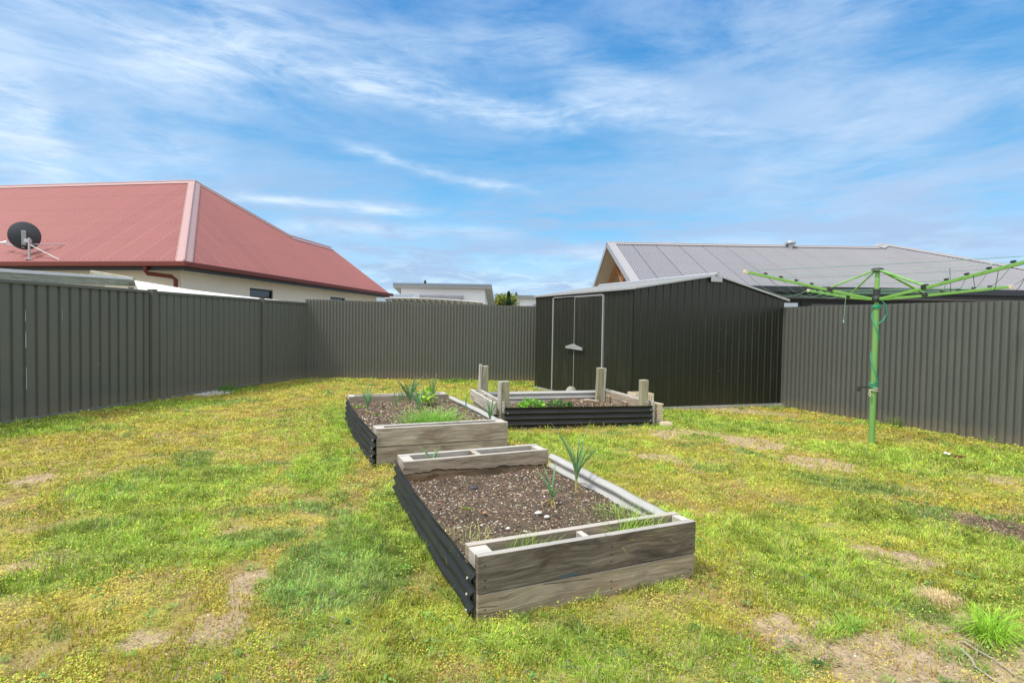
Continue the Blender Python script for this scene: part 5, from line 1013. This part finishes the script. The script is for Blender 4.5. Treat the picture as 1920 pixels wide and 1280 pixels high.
MB().box(Dc - Dn * .05 - Da * .05 - Db * .24, Da * .10, Dn * .045, Db * .38, bev=.015).box(top - Zv * .13 - e1 * .12 - e2 * .03, e1 * .14, e2 * .10, Zv * .10, bev=.01).build('bracket', 'galv', dsh)
lnb = at(8, 455, ft.dot(Vector(CAMR[2])) * .0 + (ft - Vector((0, 0, CAM_H))).dot(Vector(CAMR[2])) + .45); MB().tube([Dc - Db * .30, lnb - Zv * .03], .014, 6).build('feed_arm', 'zinc', dsh)
MB().tube([lnb - e1 * .09, lnb + e1 * .0], .03, 8).tube([lnb + e1 * .0, lnb + e1 * .08 + Zv * .01], .045, 8).build('receiver', 'white', dsh)

# neighbour's low structures right behind the left fence
lt = empty('lean_to_roof', V2(LA) + ld * (U0 + 4) - ln * .9, 'low white corrugated lean-to roof just behind the left fence', 'lean-to')
mb = MB(); us = np.linspace(up1 - .15, LL - .05, 260)
rowN = [V2(LA) + ld * u - ln * .12 + Zv * (1.83 + .010 * math.sin(u / .076 * 6.283)) for u in us]; rowF = [V2(LA) + ld * (u + max(0, 1.6 - .55 * (u - up1))) - ln * 1.9 + Zv * (2.13 - .03 * (u - up1) + .010 * math.sin(u / .076 * 6.283)) for u in us]
mb.grid([rowN, rowF], smooth=True); mb.build('sheeting', 'whitesheet', lt)
MB().box(V2(LA) + ld * up1 - ln * 1.0 + Zv * 1.80, ld * (LL - up1), ln * -.05, Zv * .09).build('purlin', 'wood_grey', lt)
for u in (up1 + .3, LL - .4): MB().box(V2(LA) + ld * u - ln * 1.0 - Zv * .05, ld * .09, ln * -.09, Zv * 1.85).build('post', 'wood_green', lt)
bmf = empty('timber_beam_frame', at(150, 520, 10.2) * 1.0, 'mossy timber beam capped with a white strip above the left fence', 'beam'); bmf.location.z = 0
q0, q1 = at(-160, 503.5, 6.8), at(253, 527, 11.2); dq = q1 - q0; sq = dq.cross(Zv).normalized()
MB().box(q0 - sq * .02 - Zv * .10, dq, sq * -.045, Zv * .12, bev=.003).build('beam', 'wood_green', bmf)
MB().box(q0 - sq * .012 + Zv * .022, dq * .985, sq * -.07, Zv * .05, bev=.003).build('white_strip', 'whitesheet', bmf)
q2 = at(175, 513, 12.4); MB().box(q1 - Zv * .05 - sq * .02, (q1 - q2) * -1, sq * -.05, Zv * .12, bev=.003).build('cross_beam', 'wood_green', bmf)
MB().box(q1 - Zv * .10 + dq.normalized() * .002 - sq * .03, dq.normalized() * .05, sq * -.1, Zv * .20, bev=.003).build('end_post', 'wood_green', bmf)
for t_ in (.45, .96): MB().box(q0 + dq * t_ - sq * .03 - Zv * (q0.z + dq.z * t_ + .05), Vector((.08, 0, 0)), Vector((0, .08, 0)), Zv * (q0.z + dq.z * t_ - .07)).build('post', 'wood_green', bmf)

# grey roofed house
E0 = Vector((8.842, 12.079, 2.49)); tp_ = .41; s1 = 4.0; tA, s2 = 9.4, 4.45
gh = empty('grey_roofed_house', (E0.x + 3, E0.y + 1, 0), 'charcoal house with a long grey corrugated roof beyond the right fence', 'house')
rfm = MB()
PG = lambda u, v, z: E0 + e1 * u + e2 * v + Zv * z
def gtop(u):
    if u < tA - (s2 - s1): return s1
    if u < tA: return s1 + (u - (tA - (s2 - s1)))
    return max(0, s2 - (u - tA))
slope_roof(rfm, E0, e1, e2, tp_, 0, tA + s2, gtop)
rfm.add([PG(0, s1, s1 * tp_), PG(tA - .45, s1, s1 * tp_), PG(tA - .45 + 0, 2 * s1, 0), PG(0, 2 * s1, 0)], [(0, 1, 2, 3)])
ap2 = PG(tA, s2, s2 * tp_); rfm.add([ap2, PG(tA - s2, 2 * s2, 0), PG(tA - .45, s1, s1 * tp_)], [(0, 1, 2)]); rfm.add([ap2, PG(tA + s2, 2 * s2, 0), PG(tA - s2, 2 * s2, 0)], [(0, 1, 2)]); rfm.add([ap2, PG(tA + s2, 0, 0), PG(tA + s2, 2 * s2, 0)], [(0, 1, 2)])
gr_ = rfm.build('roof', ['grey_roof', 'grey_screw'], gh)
vg = (e2 + Zv * tp_).normalized(); vgb = Vector((e2.x, e2.y, -tp_)).normalized()
flashing(gr_, PG(-.05, s1, s1 * tp_), PG(tA - .45, s1, s1 * tp_), -vg, vgb, .16, 'grey_flash', name='ridge_cap', roll=.02)
flashing(gr_, PG(tA - .47, s1 - .02, s1 * tp_), ap2, (e1 - e2 * .0 - vg * .9).normalized() * .8, (-e1 * .6 + vg * .2), .26, 'grey_flash', roll=.015)
hh_ = (PG(tA + s2, 0, 0) - ap2).normalized(); Ng = e1.cross(vg).normalized(); wg = Ng.cross(hh_).normalized(); wg = wg if wg.dot(e1) < 0 else -wg
flashing(gr_, ap2, PG(tA + s2, 0, 0), wg, e1 * .9 - Zv * .35, .20, 'grey_flash', roll=.015)
h2 = (PG(tA - s2, 2 * s2, 0) - ap2).normalized(); flashing(gr_, ap2, ap2 + h2 * 4, -e2 * .9 - Zv * .3, e2 * .5 - Zv * .3, .1, 'grey_flash', roll=.03)
# barge boards, soffit and gable truss at the left end
MB().box(PG(-.05, -.06, -.15), e2 * s1 + Zv * s1 * tp_, e1 * .05, Zv * .19, bev=.004).build('barge_board', 'grey_flash', gh); MB().box(PG(-.05, 2 * s1 + .06, -.15), -e2 * s1 + Zv * s1 * tp_, e1 * .05, Zv * .19, bev=.004).build('barge_board', 'grey_flash', gh)
MB().add([PG(0, 0, .035), PG(.22, 0, .035), PG(.22, s1, s1 * tp_ + .035), PG(0, s1, s1 * tp_ + .035)], [(0, 1, 2, 3)]).build('verge_flashing', 'grey_flash', gh)
MB().add([PG(0, 2 * s1, -.12), PG(1.0, 2 * s1, -.12), PG(1.0, s1, s1 * tp_ - .12), PG(0, s1, s1 * tp_ - .12)], [(0, 1, 2, 3)]).add([PG(0, 0, -.12), PG(1.0, 0, -.12), PG(1.0, s1, s1 * tp_ - .12), PG(0, s1, s1 * tp_ - .12)], [(0, 1, 2, 3)]).build('soffit', 'soffit', gh)
tr = MB(); tw = .11
tr.box(PG(.45, s1, s1 * tp_ - .32), e2 * s1 - Zv * s1 * tp_, e1 * tw, Zv * .17).box(PG(.45, s1, s1 * tp_ - .32), -e2 * s1 - Zv * s1 * tp_, e1 * tw, Zv * .17)
tr.box(PG(.46, s1 - .06, .15), e2 * .12, e1 * tw, Zv * (s1 * tp_ - .45)).box(PG(.455, s1 * .6, .12), e2 * (s1 * .85), e1 * tw, Zv * .14)
tr.box(PG(.465, s1 + .05, .3), e2 * 1.0 + Zv * .62, e1 * .09, Zv * .12).box(PG(.465, s1 - .05, .3), -e2 * 1.0 + Zv * .62, e1 * .09, Zv * .12); tr.build('gable_truss', 'timber_orange', gh)
MB().add([PG(1.0, .5, -2.6), PG(1.0, 2 * s1 - .5, -2.6), PG(1.0, 2 * s1 - .5, .0), PG(1.0, s1, s1 * tp_ - .15), PG(1.0, .5, 0)], [(0, 1, 2, 3, 4)]).build('gable_wall', 'soffit', gh)
MB().box(PG(-.05, -.14, -.15), e1 * (tA + s2), e2 * .14, Zv * .16, bev=.01).build('gutter', 'grey_dark', gh)
MB().box(PG(.02, .0, -.25), e1 * (tA + s2), e2 * .03, Zv * .22).build('fascia', 'grey_dark', gh)
MB().box(PG(.02, .03, -.27), e1 * (tA + s2), e2 * .62, Zv * .02).build('eave_soffit', 'louvre', gh)
OG = PG(1.0, .6, 0); OG.z = 0; zwt = E0.z - .27; hg = [(.05, 3.4, 1.0, 2.02), (3.75, 6.2, .9, 2.1)]; hg = [(2.95, 3.72, 1.0, 2.16), (3.95, 6.1, .9, 2.14)]
wall_holes(MB(), OG, e1, 13, -.1, zwt, hg, -e2).build('wall', 'wall_dark', gh)
window(gh, OG, e1, -e2, hg[0], frame='grey_dark', pane='glass_sky'); w_ = window(gh, OG, e1, -e2, hg[1], frame='grey_dark', pane='glass')
mb = MB()
for k in range(9): mb.box(OG + e1 * 4.0 + e2 * .02 + Zv * (.98 + .125 * k), e1 * 2.05, -e2 * .04 - Zv * .04, Zv * .03)
mb.build('shutter', 'wall_dark', gh)
MB().box(OG + e1 * 7.4 - e2 * .02 + Zv * .2, e1 * 2.2, e2 * .03, Zv * 2.0).build('cladding', 'cedar', gh)
pv = at(1482, 462, 18.4); fl = MB().tube([pv - Zv * .25, pv + Zv * .06], .075, 12).tube([pv + Zv * .06, pv + Zv * .075, pv + Zv * .155, pv + Zv * .165], [.10, .16, .16, .10], 14); fl.build('flue_cowl', 'zinc', gr_)

# white flat roofed houses
def white_house(name, pxl, pxr, pyt, d, lab, deep=9.0, drop=.14, left_over=.42, win=(.25, .73), lip=5):
    L0 = at(pxl, pyt, d); R0_ = L0 + e1 * ((pxr - pxl) / FPX * d); W_ = (R0_ - L0).length; zt_ = L0.z
    h = empty(name, Vector((L0.x, L0.y, 0)), lab, 'house'); OW = Vector((L0.x, L0.y, 0)); hs = [(W_ * win[0], W_ * win[1], zt_ - .95, zt_ - .40)]
    wall_holes(MB(), OW, e1, W_, -.1, zt_, hs, -e2).build('wall', 'white', h)
    rt_ = MB(); O2 = OW + e1 * W_; rt_.add([O2 - Zv * .1, O2 + e2 * deep - Zv * .1, O2 + e2 * deep + Zv * (zt_ - deep * drop), O2 + Zv * zt_], [(0, 1, 2, 3)]); rt_.add([OW - Zv * .1, OW + e2 * deep - Zv * .1, OW + e2 * deep + Zv * (zt_ - deep * drop), OW + Zv * zt_], [(3, 2, 1, 0)])
    rt_.build('side_wall', 'white', h)
    w__ = window(h, OW, e1, -e2, hs[0], frame='louvre', pane='white'); mb = MB()
    for k in range(3): mb.box(OW + e1 * (hs[0][0] - .1) - e2 * .16 + Zv * (hs[0][2] + .05 + k * .20), e1 * (hs[0][1] - hs[0][0] + .2), e2 * .05, Zv * .11)
    for k in range(3): mb.box(OW + e1 * (hs[0][0] - .1 + k * (hs[0][1] - hs[0][0] + .16) / 2) - e2 * .19 + Zv * (hs[0][2] - .02), e1 * .05, e2 * .03, Zv * .62)
    mb.build('louvre_screen', 'louvre', h)
    ov = left_over; p = OW - e1 * ov - e2 * .3 + Zv * (zt_ + .0 + .3 * drop); MB().box(p, e1 * (W_ + 2 * ov), e2 * (deep + 1) - Zv * (deep + 1) * drop, Zv * .06).build('soffit', 'soffit_lt', h)
    MB().box(p + Zv * .062 - e2 * .02, e1 * (W_ + 2 * ov), e2 * (deep + 1.05) - Zv * (deep + 1.05) * drop, Zv * .17).build('roof', 'fascia_blue', h); return h
white_house('white_house', 752, 909, 540, 32, 'larger white flat roofed house with a grey fascia behind the back fence', left_over=.40)
white_house('white_house', 968, 1060, 560, 44, 'small white house part hidden by the left edge of the shed', left_over=.42, win=(.38, .8))
# low pergola with a thin white roof in front of the white house
pg = empty('pergola', V2(at(815, 560, 21)), 'low pergola with a thin white roof just behind the back fence', 'pergola')
A_, B_ = at(722, 557.5, 21), at(905, 566, 19.5); dv_ = B_ - A_; N = 16; rows = []
for off, dz in ((0, 0), (1.8, -.12)): rows.append([A_ + dv_ * (i / N) + e2 * off + Zv * (dz + .05 * math.sin(i / N * 3.14)) for i in range(N + 1)])
mb = MB().grid(rows); mb.grid([[v - Zv * .025 for v in r] for r in rows]); mb.grid([rows[0], [v - Zv * .025 for v in rows[0]]]); mb.build('roof_sheet', 'whitesheet', pg)
for i in range(16): c_ = A_ + dv_ * (i / 15.5) + Zv * (-.17 + .05 * math.sin(i / 15.5 * 3.14)); MB().box(c_ + Zv * .06, e1 * .025, e2 * 1.8 - Zv * .12, Zv * .06).build('rafter', 'louvre', pg)
MB().box(A_ - Zv * .26 + dv_ * .55, dv_ * .5 - Zv * 0, e2 * .08, Zv * .13).build('beam', 'wall_dark', pg)
for t_ in (.02, .5, .97): c_ = A_ + dv_ * t_; MB().box(Vector((c_.x, c_.y, -.05)), e1 * .09, e2 * .09, Zv * (c_.z - .12)).build('post', 'wall_dark', pg)
o2 = at(690, 556, 27); bh = empty('blue_grey_roofed_building', V2(o2), 'low building with a blue grey roof left of the white house', 'building')
MB().box(V2(o2, -.1), e1 * 1.6, e2 * 4, Zv * (o2.z - .15)).build('wall', 'white', bh); MB().add([o2 - e1 * .8 - Zv * .28, o2 + e1 * 1.8 - Zv * .28, o2 + e1 * 1.8 + e2 * 3 + Zv * .3, o2 - e1 * .8 + e2 * 3 + Zv * .3], [(0, 1, 2, 3)]).box(o2 - e1 * .8 - e2 * .05 - Zv * .36, e1 * 2.6, e2 * .06, Zv * .08).build('roof', 'fascia_blue', bh)
# trees far behind
def tree(name, px, pyt, pyb, d, wpx, n, s, col, lab, conifer=False, group='trees beyond the back fence'):
    tp__ = at(px, pyt, d); H = tp__.z; Wd = wpx / FPX * d / 2; e = empty(name, (tp__.x, tp__.y, 0), lab, 'tree', group)
    MB().tube([(tp__.x, tp__.y, -.1), (tp__.x + .05, tp__.y, H * .5), (tp__.x, tp__.y, H * .93)], [.10, .06, .01], 8).build('trunk', 'wood_dark', e)
    if conifer:
        z = H * (.12 + .88 * rng.random(n) ** .8); r = Wd * (1 - z / H) * (.75 + .5 * np.sin(z * 9)) * np.sqrt(rng.random(n)) + .03; a = rng.random(n) * 6.28; x, y = r * np.cos(a), r * np.sin(a)
    else:
        k = 26; cz = H * (.45 + .5 * rng.random(k)); ca = rng.random(k) * 6.28; cr = Wd * np.sqrt(rng.random(k)) * np.sqrt(np.clip(1.15 - (cz / H - .55) ** 2 * 4, .1, 1)); i = rng.integers(0, k, n)
        x = (cr * np.cos(ca))[i] + rng.normal(0, .22, n); y = (cr * np.sin(ca))[i] + rng.normal(0, .22, n); z = np.minimum(cz[i] + rng.normal(0, .2, n), H + .05)
    tone = rng.random((n, 1)) * .7 + .65; leaf_mesh('crown', x, y, z, s * rng.uniform(.6, 1.3, n), jit(col, n, .2) * tone, 'leafv', e, flat=.8, asp=.6)
tree('broadleaf_tree', 940, 552, 575, 40, 52, 7000, .17, (.26, .30, .06), 'yellow green leafy tree between the two white houses')
tree('conifer_tree', 954, 547, 575, 39, 64, 6000, .16, (.07, .13, .045), 'small dark conifer left of the smaller white house', True)
tree('conifer_tree', 797, 526, 560, 60, 34, 2500, .2, (.09, .10, .05), 'conifer tip showing above the roof of the larger white house', True)
tree('conifer_tree', 968, 549, 560, 58, 34, 2500, .2, (.08, .11, .06), 'distant thin conifer tip above the smaller white house', True)

build_lawn()
